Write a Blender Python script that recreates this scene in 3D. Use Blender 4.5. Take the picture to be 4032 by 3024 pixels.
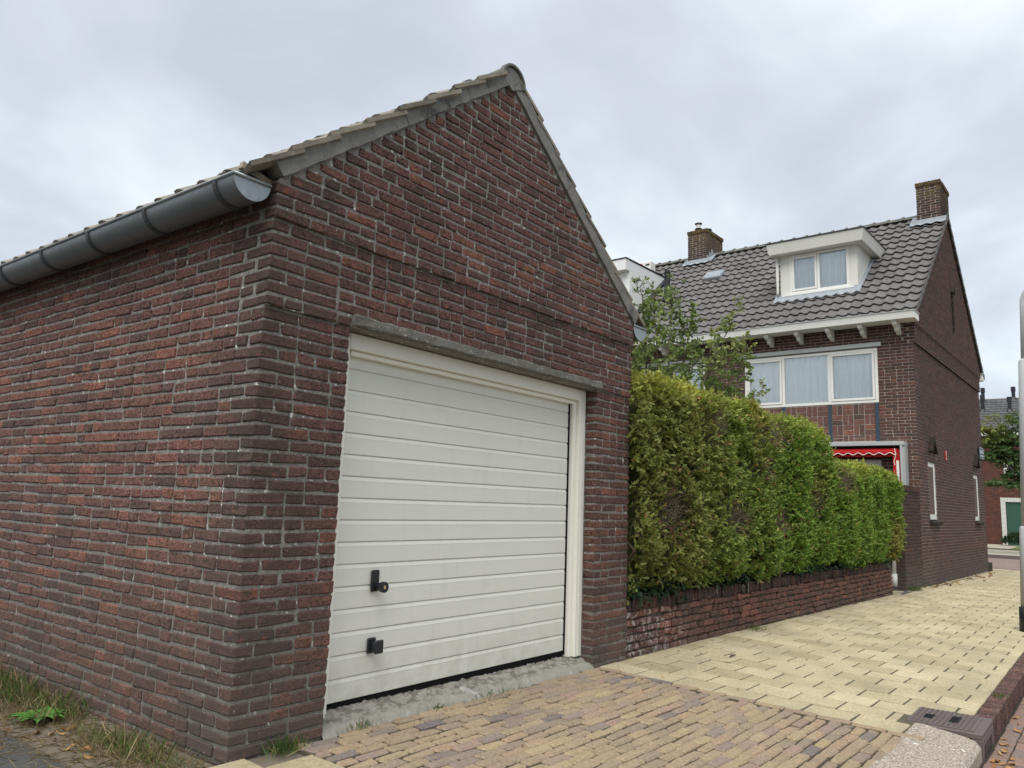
import bpy, math, random
import numpy as np
from mathutils import Vector, Matrix, Euler

for o in list(bpy.data.objects): bpy.data.objects.remove(o)
SC = bpy.context.scene
COL = SC.collection
rng = np.random.default_rng(7)
rad = math.radians

# ------------------------------------------------------------------ camera
CAM = np.array([-2.1243, -3.1812, 1.1754])
yaw, pit, rol, FPX = rad(52.1045), rad(8.7112), rad(1.9942), 3050.5
fw = np.array([math.sin(yaw)*math.cos(pit), math.cos(yaw)*math.cos(pit), math.sin(pit)])
r0 = np.array([math.cos(yaw), -math.sin(yaw), 0.0]); u0 = np.cross(r0, fw)
rt = math.cos(rol)*r0 + math.sin(rol)*u0; up = -math.sin(rol)*r0 + math.cos(rol)*u0
cd = bpy.data.cameras.new('camera'); cam = bpy.data.objects.new('camera', cd); COL.objects.link(cam)
cd.sensor_width = 36; cd.lens = FPX/4032*36; cd.clip_end = 3000; cd.clip_start = 0.05
cam.matrix_world = Matrix(((rt[0], up[0], -fw[0], CAM[0]), (rt[1], up[1], -fw[1], CAM[1]),
                           (rt[2], up[2], -fw[2], CAM[2]), (0, 0, 0, 1)))
SC.camera = cam
def ray_to(px, pt, n):
    """point where the photo pixel's direction meets a plane"""
    d = fw + rt*(px[0]-2016)/FPX - up*(px[1]-1512)/FPX
    n = np.asarray(n, float); t = ((np.asarray(pt, float)-CAM) @ n)/(d @ n)
    return CAM + t*d
def proj(P):
    d = np.asarray(P) - CAM; w = d @ fw
    return 2016 + FPX*(d @ rt)/w, 1512 - FPX*(d @ up)/w, w

# ------------------------------------------------------------------ sky, sun, exposure
W = bpy.data.worlds.new('World'); SC.world = W; W.use_nodes = True
nt = W.node_tree; nt.nodes.clear()
def wn(t, **k):
    n = nt.nodes.new(t)
    for a, b in k.items(): setattr(n, a, b)
    return n
SUN_EL, SUN_AZ = rad(58), rad(250)
sky = wn('ShaderNodeTexSky', sky_type='NISHITA', sun_disc=False, sun_elevation=SUN_EL, sun_rotation=SUN_AZ)
geo = wn('ShaderNodeTexCoord')
sep = wn('ShaderNodeSeparateXYZ'); nt.links.new(geo.outputs['Generated'], sep.inputs[0])
def wm(op, a, b=None):
    n = wn('ShaderNodeMath', operation=op)
    for i, v in enumerate((a, b)):
        if v is None: continue
        if isinstance(v, (int, float)): n.inputs[i].default_value = v
        else: nt.links.new(v, n.inputs[i])
    return n.outputs[0]
zc = wm('ADD', wm('MAXIMUM', sep.outputs[2], 0.0), 0.32)
comb = wn('ShaderNodeCombineXYZ')
nt.links.new(wm('DIVIDE', sep.outputs[0], zc), comb.inputs[0]); nt.links.new(wm('DIVIDE', sep.outputs[1], zc), comb.inputs[1])
n1 = wn('ShaderNodeTexNoise'); n1.inputs['Scale'].default_value = 1.75; n1.inputs['Detail'].default_value = 5; n1.inputs['Roughness'].default_value = .5
n1.inputs['Distortion'].default_value = .35
nt.links.new(comb.outputs[0], n1.inputs['Vector'])
ramp = wn('ShaderNodeValToRGB'); cr = ramp.color_ramp
cr.elements[0].position = .33; cr.elements[0].color = (.268, .289, .326, 1)
cr.elements[1].position = .66; cr.elements[1].color = (.47, .49, .495, 1)
e = cr.elements.new(.43); e.color = (.301, .325, .358, 1)
e = cr.elements.new(.53); e.color = (.358, .392, .415, 1)
nt.links.new(n1.outputs[0], ramp.inputs[0])
skys = wn('ShaderNodeMixRGB', blend_type='MULTIPLY'); skys.inputs[0].default_value = 1
nt.links.new(sky.outputs[0], skys.inputs[1]); skys.inputs[2].default_value = (.1, .1, .1, 1)
mx = wn('ShaderNodeMixRGB'); mx.inputs[0].default_value = .93
nt.links.new(skys.outputs[0], mx.inputs[1]); nt.links.new(ramp.outputs[0], mx.inputs[2])
bg = wn('ShaderNodeBackground'); bg.inputs[1].default_value = 1.0
nt.links.new(mx.outputs[0], bg.inputs[0])
wo = wn('ShaderNodeOutputWorld'); nt.links.new(bg.outputs[0], wo.inputs[0])

sd = bpy.data.lights.new('sun', 'SUN'); sd.energy = 1.5; sd.angle = rad(50); sd.color = (1, .97, .92)
so = bpy.data.objects.new('sun', sd); COL.objects.link(so)
sdir = Vector((math.sin(SUN_AZ)*math.cos(SUN_EL), math.cos(SUN_AZ)*math.cos(SUN_EL), math.sin(SUN_EL)))
so.rotation_euler = sdir.to_track_quat('Z', 'Y').to_euler()
vs = SC.view_settings; vs.view_transform = 'Standard'; vs.look = 'None'; vs.gamma = 1; vs.exposure = 1.2

# ------------------------------------------------------------------ materials
MATS = {}
class G:
    """small node-graph helper"""
    def __init__(s, name):
        s.m = bpy.data.materials.new(name); s.m.use_nodes = True; s.t = s.m.node_tree; s.t.nodes.clear()
        s.out = s.t.nodes.new('ShaderNodeOutputMaterial'); s.b = s.t.nodes.new('ShaderNodeBsdfPrincipled')
        s.t.links.new(s.b.outputs[0], s.out.inputs[0]); MATS[name] = s.m
        s.pos = s.n('ShaderNodeNewGeometry'); s.P = s.pos.outputs['Position']
    def n(s, t, **k):
        x = s.t.nodes.new(t)
        for a, b in k.items(): setattr(x, a, b)
        return x
    def put(s, sock, v):
        if isinstance(v, bpy.types.NodeSocket): s.t.links.new(v, sock)
        elif isinstance(v, (tuple, list)) and len(v) == 3 and sock.type == 'RGBA': sock.default_value = (*v, 1)
        else: sock.default_value = v
    def math(s, op, a, b=0.0):
        x = s.n('ShaderNodeMath', operation=op); s.put(x.inputs[0], a); s.put(x.inputs[1], b); return x.outputs[0]
    def noise(s, scale, detail=3, rough=.55, vec=None, stretch=None, dist=0):
        x = s.n('ShaderNodeTexNoise'); v = vec or s.P
        if stretch:
            mp = s.n('ShaderNodeMapping'); s.put(mp.inputs[0], v); mp.inputs['Scale'].default_value = stretch; v = mp.outputs[0]
        s.put(x.inputs['Vector'], v); x.inputs['Scale'].default_value = scale; x.inputs['Detail'].default_value = detail
        x.inputs['Roughness'].default_value = rough; x.inputs['Distortion'].default_value = dist
        return x.outputs[0]
    def voro(s, scale, feature='F1', vec=None):
        x = s.n('ShaderNodeTexVoronoi', feature=feature); s.put(x.inputs['Vector'], vec or s.P); x.inputs['Scale'].default_value = scale
        return x.outputs['Distance']
    def ramp(s, f, stops, interp='LINEAR'):
        x = s.n('ShaderNodeValToRGB'); c = x.color_ramp; c.interpolation = interp
        while len(c.elements) < len(stops): c.elements.new(.5)
        for e, (p, col) in zip(c.elements, stops):
            e.position = p; e.color = (*col, 1) if isinstance(col, tuple) else (col, col, col, 1)
        s.put(x.inputs[0], f); return x.outputs[0]
    def mix(s, f, a, b, mode='MIX'):
        x = s.n('ShaderNodeMixRGB', blend_type=mode); s.put(x.inputs[0], f); s.put(x.inputs[1], a); s.put(x.inputs[2], b); return x.outputs[0]
    def zmap(s, a, b, axis=2):
        x = s.n('ShaderNodeSeparateXYZ'); s.put(x.inputs[0], s.P)
        m = s.n('ShaderNodeMapRange'); s.put(m.inputs[0], x.outputs[axis]); m.inputs[1].default_value = a; m.inputs[2].default_value = b
        return m.outputs[0]
    def rand(s):
        oi = s.n('ShaderNodeObjectInfo')
        return s.math('FRACT', s.math('ADD', oi.outputs['Random'], s.pos.outputs['Random Per Island']))
    def bump(s, h, strength=.4, dist=.01):
        x = s.n('ShaderNodeBump'); x.inputs['Strength'].default_value = strength; x.inputs['Distance'].default_value = dist
        s.put(x.inputs['Height'], h); s.put(s.b.inputs['Normal'], x.outputs[0])
    def fin(s, col, rough=.85, spec=.25, metal=0.0):
        s.put(s.b.inputs['Base Color'], col); s.put(s.b.inputs['Roughness'], rough)
        s.b.inputs['Specular IOR Level'].default_value = spec; s.b.inputs['Metallic'].default_value = metal
        return s.m

def brick_mat(name, stops, grime=.35, low=None, lowcol=(.115, .10, .08), lich=None, speck=True, relief=.85):
    g = G(name)
    r = g.rand()
    col = g.ramp(r, stops)
    mot = g.noise(42, 4, .62, stretch=(1, 1, 1.7), dist=1.6)
    col = g.mix(1.0, col, g.ramp(mot, [(.33, .22), (.43, .72), (.52, 1.0), (.60, 1.15), (.72, 1.75)]), 'MULTIPLY')
    crv = g.noise(27, 5, .7, stretch=(1, 1, 1.5), dist=2.2)  # creases: dirt and relief shade both put into the colour
    col = g.mix(.85, col, g.ramp(crv, [(.38, .18), (.45, .82), (.5, 1.), (.64, 1.3)]), 'MULTIPLY')
    if name in ('brick_garage_side', 'brick_garage_front'):
        cz_ = g.math('SUBTRACT', 1.0, g.zmap(.12, .55, 0 if name.endswith('front') else 1))
        col = g.mix(g.math('MULTIPLY', cz_, g.ramp(g.noise(6, 4, .65), [(.3, .15), (.6, .75)])), col, (.075, .058, .052))
    soot = g.noise(2.3, 4, .6)
    col = g.mix(g.math('MULTIPLY', g.ramp(soot, [(.45, 0.), (.68, 1.)]), grime), col, (.045, .038, .036))
    patch = g.noise(17, 3, .6)
    col = g.mix(g.ramp(patch, [(.62, 0.), (.70, .38)]), col, (.34, .105, .06))
    if low:
        f = g.math('MULTIPLY', g.math('SUBTRACT', 1.0, g.zmap(low[0], low[1])), g.ramp(g.noise(4.5, 4, .6), [(.25, .25), (.62, 1.)]))
        col = g.mix(g.math('MULTIPLY', f, .8), col, lowcol)
    if lich:
        f = g.math('MULTIPLY', g.zmap(*lich[:2]), g.ramp(g.noise(9, 4, .7), [(.4, 0.), (.62, 1.)]))
        col = g.mix(g.math('MULTIPLY', f, .8), col, lich[2])
    if speck:
        col = g.mix(g.ramp(g.noise(60, 2, .5), [(.735, 0.), (.76, .85)]), col, (.6, .58, .55))
    if name == 'brick_low_wall':
        f = g.math('MULTIPLY', g.math('SUBTRACT', 1.0, g.zmap(3.9, 5.0, 0)), g.ramp(g.noise(13, 4, .75, dist=.8), [(.5, 0.), (.62, .75)]))
        col = g.mix(f, col, (.50, .47, .44))
    if name == 'brick_low_wall_top':
        col = g.mix(g.ramp(g.noise(11, 4, .8, stretch=(1.5, 1, .3)), [(.6, 0.), (.68, .6)]), col, (.42, .41, .38))
    crease = g.noise(55, 4, .7, stretch=(1, 1, 1.8), dist=1.2)
    g.bump(g.math('ADD', g.math('MULTIPLY', crease, .7), g.math('MULTIPLY', g.noise(190, 2), .3)), relief, .02)
    return g.fin(col, .9, .2)

BR = [(0, (.086, .055, .048)), (.2, (.112, .063, .053)), (.45, (.138, .070, .057)), (.66, (.120, .064, .053)), (.86, (.160, .076, .060)), (.97, (.205, .088, .062)), (1, (.106, .066, .055))]
def scl(st, k, t=(1, 1, 1)): return [(p, tuple(c*k*q*1.32 for c, q in zip(cc, t))) for p, cc in st]
brick_mat('brick_garage_side', scl(BR, 1.16), .25, (.0, 1.25), lowcol=(.098, .083, .068))
brick_mat('brick_garage_front', scl(BR, .93), .55, (-.05, .7), lowcol=(.115, .095, .08))
brick_mat('brick_low_wall', scl(BR, 1.0), .3, (-.12, .06), speck=True)
brick_mat('brick_low_wall_top', scl(BR, .5, (.85, 1, 1.05)), .5)
brick_mat('brick_house_facade', scl(BR, .66), .25, speck=False, relief=.25)
brick_mat('brick_house_gable', scl(BR, .62, (.97, 1.08, 1.08)), .25, (-.1, .5), lowcol=(.08, .07, .06), speck=False, relief=.25)
brick_mat('brick_house_panel', scl(BR, 1.0), .2, speck=False, relief=.2)
brick_mat('brick_pier', scl(BR, .5, (.95, 1.05, 1.05)), .6, (-.1, .6), speck=False, relief=.3)
brick_mat('brick_chimney', scl(BR, .42, (.95, 1.1, 1.1)), .4, lich=(8.45, 8.95, (.15, .115, .035)), speck=True, relief=.25)
brick_mat('brick_dark', [(0, (.035, .028, .026)), (1, (.06, .042, .036))], .5, speck=False, relief=.25)
brick_mat('brick_far', scl(BR, .72, (1.05, .85, .8)), .35, speck=False, relief=.1)
brick_mat('kerb_brick', [(0, (.10, .062, .056)), (.5, (.15, .085, .075)), (1, (.20, .115, .095))], .25, speck=True)

def mortar_mat(name, c, low=True, white=.5):
    g = G(name)
    col = g.mix(g.ramp(g.noise(55, 5, .75), [(.3, 0.), (.7, 1.)]), tuple(x*.45 for x in c), tuple(x*1.45 for x in c))
    col = g.mix(g.math('MULTIPLY', g.ramp(g.noise(30, 3, .65), [(.635, 0.), (.66, 1.)]), white), col, (.72, .70, .66))
    if low: col = g.mix(g.math('MULTIPLY', g.math('SUBTRACT', 1.0, g.zmap(0, .9)), .55), col, (.13, .12, .095))
    g.bump(g.noise(150, 4, .7), .7, .01)
    return g.fin(col, .95, .15)
mortar_mat('mortar', (.235, .222, .20), white=.9)
mortar_mat('mortar_dark', (.095, .08, .068), white=.12)
mortar_mat('mortar_house', (.37, .32, .285), white=.4)
mortar_mat('mortar_far', (.12, .085, .07), False, 0)

def paver_mat(name, stops, rough=.9, grain=240, spots=None, dirt=.3):
    g = G(name)
    col = g.ramp(g.rand(), stops)
    col = g.mix(.8, col, g.ramp(g.noise(60, 5, .75), [(.3, .55), (.5, 1.), (.7, 1.4)]), 'MULTIPLY')
    col = g.mix(g.math('MULTIPLY', g.ramp(g.noise(1.7, 4, .65), [(.42, 0.), (.7, 1.)]), dirt), col, (.13, .115, .085))
    if spots: col = g.mix(g.ramp(g.noise(34, 2, .5), [(.70, 0.), (.735, .75)]), col, spots)
    g.bump(g.noise(grain, 3, .75), .45, .006)
    return g.fin(col, rough, .2)
COB = [(0, (.35, .262, .165)), (.16, (.32, .24, .16)), (.3, (.27, .21, .155)), (.44, (.37, .285, .172)), (.56, (.31, .232, .17)), (.68, (.25, .198, .155)), (.8, (.345, .255, .16)), (.9, (.30, .212, .168)), (.97, (.225, .185, .16)), (1, (.165, .14, .135))]
paver_mat('cobble', COB, spots=(.2, .13, .08), dirt=.2)
paver_mat('tile_yellow', [(0, (.38, .32, .20)), (.3, (.455, .387, .25)), (.7, (.48, .408, .265)), (1, (.535, .46, .305))], grain=300, dirt=.35)
paver_mat('road_klinker', [(0, (.20, .135, .11)), (.4, (.25, .165, .13)), (.7, (.21, .16, .14)), (1, (.30, .18, .135))], dirt=.35)
paver_mat('slab_grey', [(0, (.075, .076, .077)), (1, (.105, .105, .104))], grain=60, dirt=.4)

def simple(name, c, rough=.6, spec=.3, var=.12, sc=6, bump=0, bs=80, metal=0):
    g = G(name)
    col = g.mix(g.noise(sc, 4, .6), tuple(x*(1-var) for x in c), tuple(min(1, x*(1+var)) for x in c))
    if bump: g.bump(g.noise(bs, 4, .7), bump, .01)
    return g.fin(col, rough, spec, metal)
simple('joint_dark', (.05, .045, .035), .95, .1, .4, 20, .5)
simple('joint_drive', (.075, .06, .045), .95, .1, .4, 30, .5)
simple('joint_paving', (.11, .095, .065), .95, .1, .4, 20, .5)
simple('joint_sand', (.17, .15, .11), .95, .1, .4, 20, .5)
simple('ground_soil', (.09, .08, .06), .95, .1, .5, 1.5, .5, 20)
simple('soil', (.17, .145, .11), .95, .1, .45, 14, .9, 60)
simple('white_paint', (.78, .76, .68), .45, .35, .04, 9, .05, 40)
simple('white_plastic', (.74, .73, .68), .35, .4, .03, 5)
simple('white_render', (.74, .74, .72), .8, .2, .06, 3, .15, 90)
simple('dormer_paint', (.64, .63, .575), .7, .25, .07, 5, .12, 70)
simple('gutter_paint', (.76, .755, .70), .6, .3, .1, 6)
simple('trim_grey', (.46, .48, .46), .6, .3, .1, 8)
simple('black_plastic', (.012, .014, .018), .42, .45, .3, 30)
simple('shade_black', (.008, .008, .008), .9, .1, .1)  # near-black colour standing in for shade in gaps and hollows
simple('blue_post', (.035, .055, .075), .5, .35, .15, 10)
simple('bracket_iron', (.045, .048, .05), .6, .35, .2, 20)
simple('iron', (.125, .098, .092), .55, .4, .2, 30, .25, 120)
simple('lead', (.27, .30, .325), .55, .4, .35, 14, .3, 30)
simple('zinc_pole', (.42, .43, .44), .5, .45, .2, 24, .15, 90)
simple('alu', (.40, .41, .41), .4, .4, .04, 5)
simple('red_cloth', (.47, .016, .018), .75, .2, .12, 7)
simple('cream_trim', (.80, .70, .62), .7, .2, .03)
simple('sign_blue', (.012, .028, .055), .35, .45, .1)
simple('sign_white', (.62, .68, .72), .4, .4, .05)
simple('sign_red', (.45, .035, .03), .4, .4, .1)
simple('brass', (.75, .48, .25), .35, .5, .1, 20, 0, 80, .6)
simple('wood_old', (.30, .25, .18), .9, .15, .4, 30, .5, 60)
simple('bark', (.13, .10, .075), .95, .1, .4, 30, .6, 60)
simple('twig', (.20, .165, .12), .95, .1, .35, 30)
simple('ridge_tile', (.155, .155, .135), .9, .2, .35, 9, .35, 60)
simple('door_green', (.03, .085, .06), .5, .35, .08, 4)
simple('brick_white', (.62, .62, .57), .85, .2, .1, 12, .4, 40)
simple('room_dark_paint', (.05, .05, .05), .9, .1, .2)  # dark colour standing in for unlit rooms behind glass
simple('far_tile_path', (.36, .33, .26), .9, .2, .15, 3)
simple('lawn', (.10, .15, .03), .95, .1, .4, 12, .6, 60)

g = G('zinc')
st = g.noise(7, 4, .6, stretch=(1, .25, 1))
g.bump(g.noise(10, 3), .08, .01)
g.fin(g.mix(st, (.11, .125, .135), (.20, .22, .23)), g.ramp(g.noise(18, 3), [(.3, .38), (.7, .55)]), .5, .55)
g = G('zinc_bright'); g.fin(g.mix(g.noise(30, 4, .7), (.18, .21, .225), (.36, .40, .42)), .45, .5, .5)

g = G('concrete_verge')                      # rake band, lichen and soot
col = g.mix(g.noise(9, 5, .65), (.11, .11, .105), (.30, .29, .262))
col = g.mix(g.ramp(g.noise(26, 4, .7), [(.58, 0.), (.66, .6)]), col, (.30, .28, .23))
col = g.mix(g.ramp(g.noise(5, 4, .7), [(.56, 0.), (.68, .75)]), col, (.05, .05, .05))
g.bump(g.noise(70, 5, .7), .6, .012); g.fin(col, .95, .15)
g = G('concrete_lintel')                     # gravel concrete with pale pebbles
col = g.mix(g.noise(14, 5, .65), (.10, .098, .088), (.30, .29, .25))
col = g.mix(g.ramp(g.noise(75, 2, .5), [(.66, 0.), (.70, .9)]), col, (.62, .60, .53))
g.bump(g.noise(75, 5, .75), .9, .02); g.fin(col, .95, .15)
g = G('concrete_threshold')
col = g.mix(g.noise(12, 5, .7), (.25, .23, .19), (.46, .44, .39))
dk = g.math('MULTIPLY', g.ramp(g.noise(22, 5, .75, stretch=(.6, 1, 1)), [(.47, 0.), (.56, 1.)]), g.zmap(.02, .07, 1))
col = g.mix(g.math('MULTIPLY', dk, .65), col, (.10, .086, .066))
col = g.mix(g.ramp(g.noise(5, 4, .65), [(.60, 0.), (.66, .8)]), col, (.56, .55, .52))
g.bump(g.noise(60, 5, .75), .9, .02); g.fin(col, .95, .15)
g = G('concrete_kerb')
col = g.mix(g.ramp(g.noise(95, 3, .7), [(.35, 0.), (.65, 1.)]), (.13, .105, .08), (.56, .49, .41))
col = g.mix(g.ramp(g.noise(26, 2, .5), [(.69, 0.), (.72, .9)]), col, (.74, .72, .68))
g.bump(g.noise(170, 3, .7), .6, .006); g.fin(col, .95, .15)

def tile_mat(name, a, b, lich=.5):
    g = G(name)
    col = g.ramp(g.rand(), [(0, a), (.5, tuple((x+y)/2 for x, y in zip(a, b))), (1, b)])
    col = g.mix(.7, col, g.ramp(g.noise(11, 5, .65), [(.25, .55), (.5, 1.), (.75, 1.5)]), 'MULTIPLY')
    col = g.mix(g.math('MULTIPLY', g.ramp(g.noise(23, 4, .7), [(.57, 0.), (.66, 1.)]), lich), col, (.27, .25, .19))
    g.bump(g.noise(80, 4, .7), .3, .006)
    return g.fin(col, .72, .3)
tile_mat('roof_tile', (.112, .105, .103), (.150, .142, .138), .3)
tile_mat('roof_tile_garage', (.16, .14, .11), (.26, .23, .18), .6)
tile_mat('roof_tile_far', (.075, .075, .08), (.105, .105, .108), .1)

g = G('door_white')                          # faintly brushed aluminium panels
col = g.mix(g.noise(3.0, 4, .6, stretch=(1, 1, 6)), (.62, .625, .56), (.685, .685, .615))
col = g.mix(g.ramp(g.noise(35, 3, .6), [(.70, 0.), (.78, .35)]), col, (.36, .34, .28))
col = g.mix(g.math('MULTIPLY', g.math('SUBTRACT', 1.0, g.zmap(.08, .42)), g.ramp(g.noise(7, 5, .7), [(.35, 0.), (.7, .5)])), col, (.34, .31, .24))
col = g.mix(g.ramp(g.noise(5.5, 4, .65, stretch=(2.2, 1, .35)), [(.55, 0.), (.78, .22)]), col, (.42, .41, .36))
g.bump(g.noise(140, 2, .5, stretch=(.15, 1, 3)), .06, .004); g.fin(col, .45, .4)

g = G('glass')
gl = g.n('ShaderNodeBsdfGlossy'); gl.inputs['Roughness'].default_value = .02; gl.inputs[0].default_value = (.9, .95, 1, 1)
tr = g.n('ShaderNodeBsdfTransparent'); tr.inputs[0].default_value = (.95, .975, .98, 1)
lw = g.n('ShaderNodeLayerWeight'); lw.inputs[0].default_value = .35
ms = g.n('ShaderNodeMixShader'); g.t.links.new(g.math('ADD', g.math('MULTIPLY', lw.outputs['Fresnel'], .9), .10), ms.inputs[0])
g.t.links.new(tr.outputs[0], ms.inputs[1]); g.t.links.new(gl.outputs[0], ms.inputs[2]); g.t.links.new(ms.outputs[0], g.out.inputs[0])
g = G('curtain'); g.fin((.95, .94, .915), .9, .1); g.b.inputs['Transmission Weight'].default_value = 0

def leaf_mat(name, trans=.35, rough=.5):
    g = G(name)
    at = g.n('ShaderNodeAttribute', attribute_name='tint')
    col = at.outputs['Color']
    col = g.mix(.5, col, g.ramp(g.pos.outputs['Random Per Island'], [(0, .7), (.5, 1.), (1, 1.35)]), 'MULTIPLY')
    g.fin(col, rough, .35)
    t = g.n('ShaderNodeBsdfTranslucent'); g.put(t.inputs[0], col)
    ms = g.n('ShaderNodeMixShader'); ms.inputs[0].default_value = trans
    g.t.links.new(g.b.outputs[0], ms.inputs[1]); g.t.links.new(t.outputs[0], ms.inputs[2]); g.t.links.new(ms.outputs[0], g.out.inputs[0])
    return g.m
leaf_mat('leaf', .42); leaf_mat('grass', .3, .7)
g = G('leaf_dead'); g.fin(g.ramp(g.rand(), [(0, (.16, .07, .03)), (.4, (.28, .14, .055)), (.75, (.38, .22, .09)), (1, (.42, .30, .17))]), .8, .2)

# ------------------------------------------------------------------ mesh helpers
def _cb_topology():
    S = [(x, y, z) for x in (-1, 1) for y in (-1, 1) for z in (-1, 1)]
    idx = {s: i for i, s in enumerate(S)}; F = []
    for a in range(3):
        b, c = [(1, 2), (2, 0), (0, 1)][a]
        for s in (-1, 1):
            q = []
            for tb, tc in ((-1, -1), (1, -1), (1, 1), (-1, 1)):
                v = [0]*3; v[a] = s; v[b] = tb; v[c] = tc; q.append(idx[tuple(v)]*3+a)
            F.append(q if s > 0 else q[::-1])
    for a in range(3):                        # edges run along axis a
        b, c = [(1, 2), (2, 0), (0, 1)][a]
        for sb in (-1, 1):
            for sc in (-1, 1):
                v1 = [0]*3; v1[a] = -1; v1[b] = sb; v1[c] = sc; v2 = list(v1); v2[a] = 1
                i, j = idx[tuple(v1)]*3, idx[tuple(v2)]*3
                q = [i+b, j+b, j+c, i+c]
                F.append(q if sb*sc > 0 else q[::-1])
    for s in S:
        i = idx[s]*3; q = [i, i+1, i+2]
        F.append(q if s[0]*s[1]*s[2] > 0 else q[::-1])
    return np.array(S, float), F
_S, CBF = _cb_topology()
BOXF = [[0, 2, 3, 1], [4, 5, 7, 6], [0, 1, 5, 4], [2, 6, 7, 3], [0, 4, 6, 2], [1, 3, 7, 5]]
def cbox(L, D, H, ch=.006, jit=.0, r=None, flat=None):
    """chamfered box centred on the origin, 44 triangles"""
    h = np.array([L, D, H])/2; V = np.zeros((24, 3))
    for i, s in enumerate(_S):
        j = np.zeros(3) if r is None or not jit else r.normal(0, jit, 3)*(1 if flat is None else np.where(np.arange(3) == flat, .3, 1.0))
        for a in range(3):
            c = h - ch; c[a] = h[a]; V[i*3+a] = s*c + j
    return V
def boxv(L, D, H):
    return np.array([(x*L/2, y*D/2, z*H/2) for x in (-1, 1) for y in (-1, 1) for z in (-1, 1)])
def rot(V, ex=0, ey=0, ez=0):
    return V @ np.array(Euler((ex, ey, ez)).to_matrix()).T

class MB:
    def __init__(s): s.V = []; s.F = []; s.n = 0
    def add(s, V, F):
        V = np.asarray(V, float); s.V.append(V); n = s.n
        s.F.extend([[i+n for i in f] for f in F]); s.n += len(V); return s
    def box(s, x0, x1, y0, y1, z0, z1):
        return s.add(boxv(x1-x0, y1-y0, z1-z0) + [(x0+x1)/2, (y0+y1)/2, (z0+z1)/2], BOXF)
    def cb(s, x0, x1, y0, y1, z0, z1, ch=.004):
        return s.add(cbox(x1-x0, y1-y0, z1-z0, ch) + [(x0+x1)/2, (y0+y1)/2, (z0+z1)/2], CBF)
    def prism(s, poly, axis, a, b):
        """closed polygon (2d) extruded along axis from a to b"""
        n = len(poly); V = []
        for t in (a, b):
            for p, q in poly:
                V.append({0: (t, p, q), 1: (p, t, q), 2: (p, q, t)}[axis])
        F = [list(range(n))[::-1], list(range(n, 2*n))]
        F += [[i, (i+1) % n, n+(i+1) % n, n+i] for i in range(n)]
        ar = sum(poly[i][0]*poly[(i+1) % n][1]-poly[(i+1) % n][0]*poly[i][1] for i in range(n))
        if (ar < 0) != (axis == 1): F = [f[::-1] for f in F]
        return s.add(V, F)
    def tube(s, pts, rads, seg=8, cap=True):
        pts = [np.asarray(p, float) for p in pts]
        if not hasattr(rads, '__len__'): rads = [rads]*len(pts)
        V = []; ref = np.array([0, 0, 1.])
        for i, p in enumerate(pts):
            d = pts[min(i+1, len(pts)-1)] - pts[max(i-1, 0)]; d /= np.linalg.norm(d)+1e-12
            rf = ref if abs(d @ ref) < .95 else np.array([1., 0, 0])
            a = np.cross(rf, d); a /= np.linalg.norm(a); b = np.cross(d, a)
            for k in range(seg):
                t = 2*math.pi*k/seg; V.append(p + rads[i]*(a*math.cos(t)+b*math.sin(t)))
        F = [[i*seg+k, i*seg+(k+1) % seg, (i+1)*seg+(k+1) % seg, (i+1)*seg+k] for i in range(len(pts)-1) for k in range(seg)]
        if cap: F += [list(range(seg))[::-1], [(len(pts)-1)*seg+k for k in range(seg)]]
        return s.add(V, F)
    def grid(s, P, thick=None):
        """P: (n, m, 3) array of points -> sheet; thick: offset vector for a back sheet and rim"""
        n, m = P.shape[:2]; V = P.reshape(-1, 3)
        F = [[i*m+j, (i+1)*m+j, (i+1)*m+j+1, i*m+j+1] for i in range(n-1) for j in range(m-1)]
        if thick is None: return s.add(V, F)
        N = n*m; V2 = np.concatenate([V, V + np.asarray(thick)])
        F2 = F + [[q+N for q in f[::-1]] for f in F]
        rim = [i*m for i in range(n)] + [(n-1)*m+j for j in range(1, m)] + [i*m+m-1 for i in range(n-2, -1, -1)] + [j for j in range(m-2, 0, -1)]
        F2 += [[rim[(i+1) % len(rim)], rim[i], rim[i]+N, rim[(i+1) % len(rim)]+N] for i in range(len(rim))]
        return s.add(V2, F2)
    def mesh(s, name, mat, smooth=False):
        me = bpy.data.meshes.new(name)
        me.from_pydata(np.concatenate(s.V).tolist() if s.V else [], [], s.F)
        if mat: me.materials.append(MATS[mat])
        if smooth: me.shade_smooth()
        return me
    def build(s, name, mat, parent=None, smooth=False, loc=None):
        return put(name, s.mesh(name, mat, smooth), parent, loc)
def put(name, me, parent=None, loc=None, eul=None):
    o = bpy.data.objects.new(name, me); COL.objects.link(o)
    if parent is not None: o.parent = parent
    if loc is not None: o.location = loc
    if eul is not None: o.rotation_euler = eul
    return o
def tag(o, label=None, cat=None, group=None, kind=None):
    if label: o['label'] = label
    if cat: o['category'] = cat
    if group: o['group'] = group
    if kind: o['kind'] = kind
    return o
def thing(name, label, cat, loc=(0, 0, 0), rz=0, group=None):
    o = bpy.data.objects.new(name, None); COL.objects.link(o); o.location = loc; o.rotation_euler = (0, 0, rz)
    o.empty_display_size = .1
    return tag(o, label, cat, group)
def struct(o): return tag(o, kind='structure')

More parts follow.
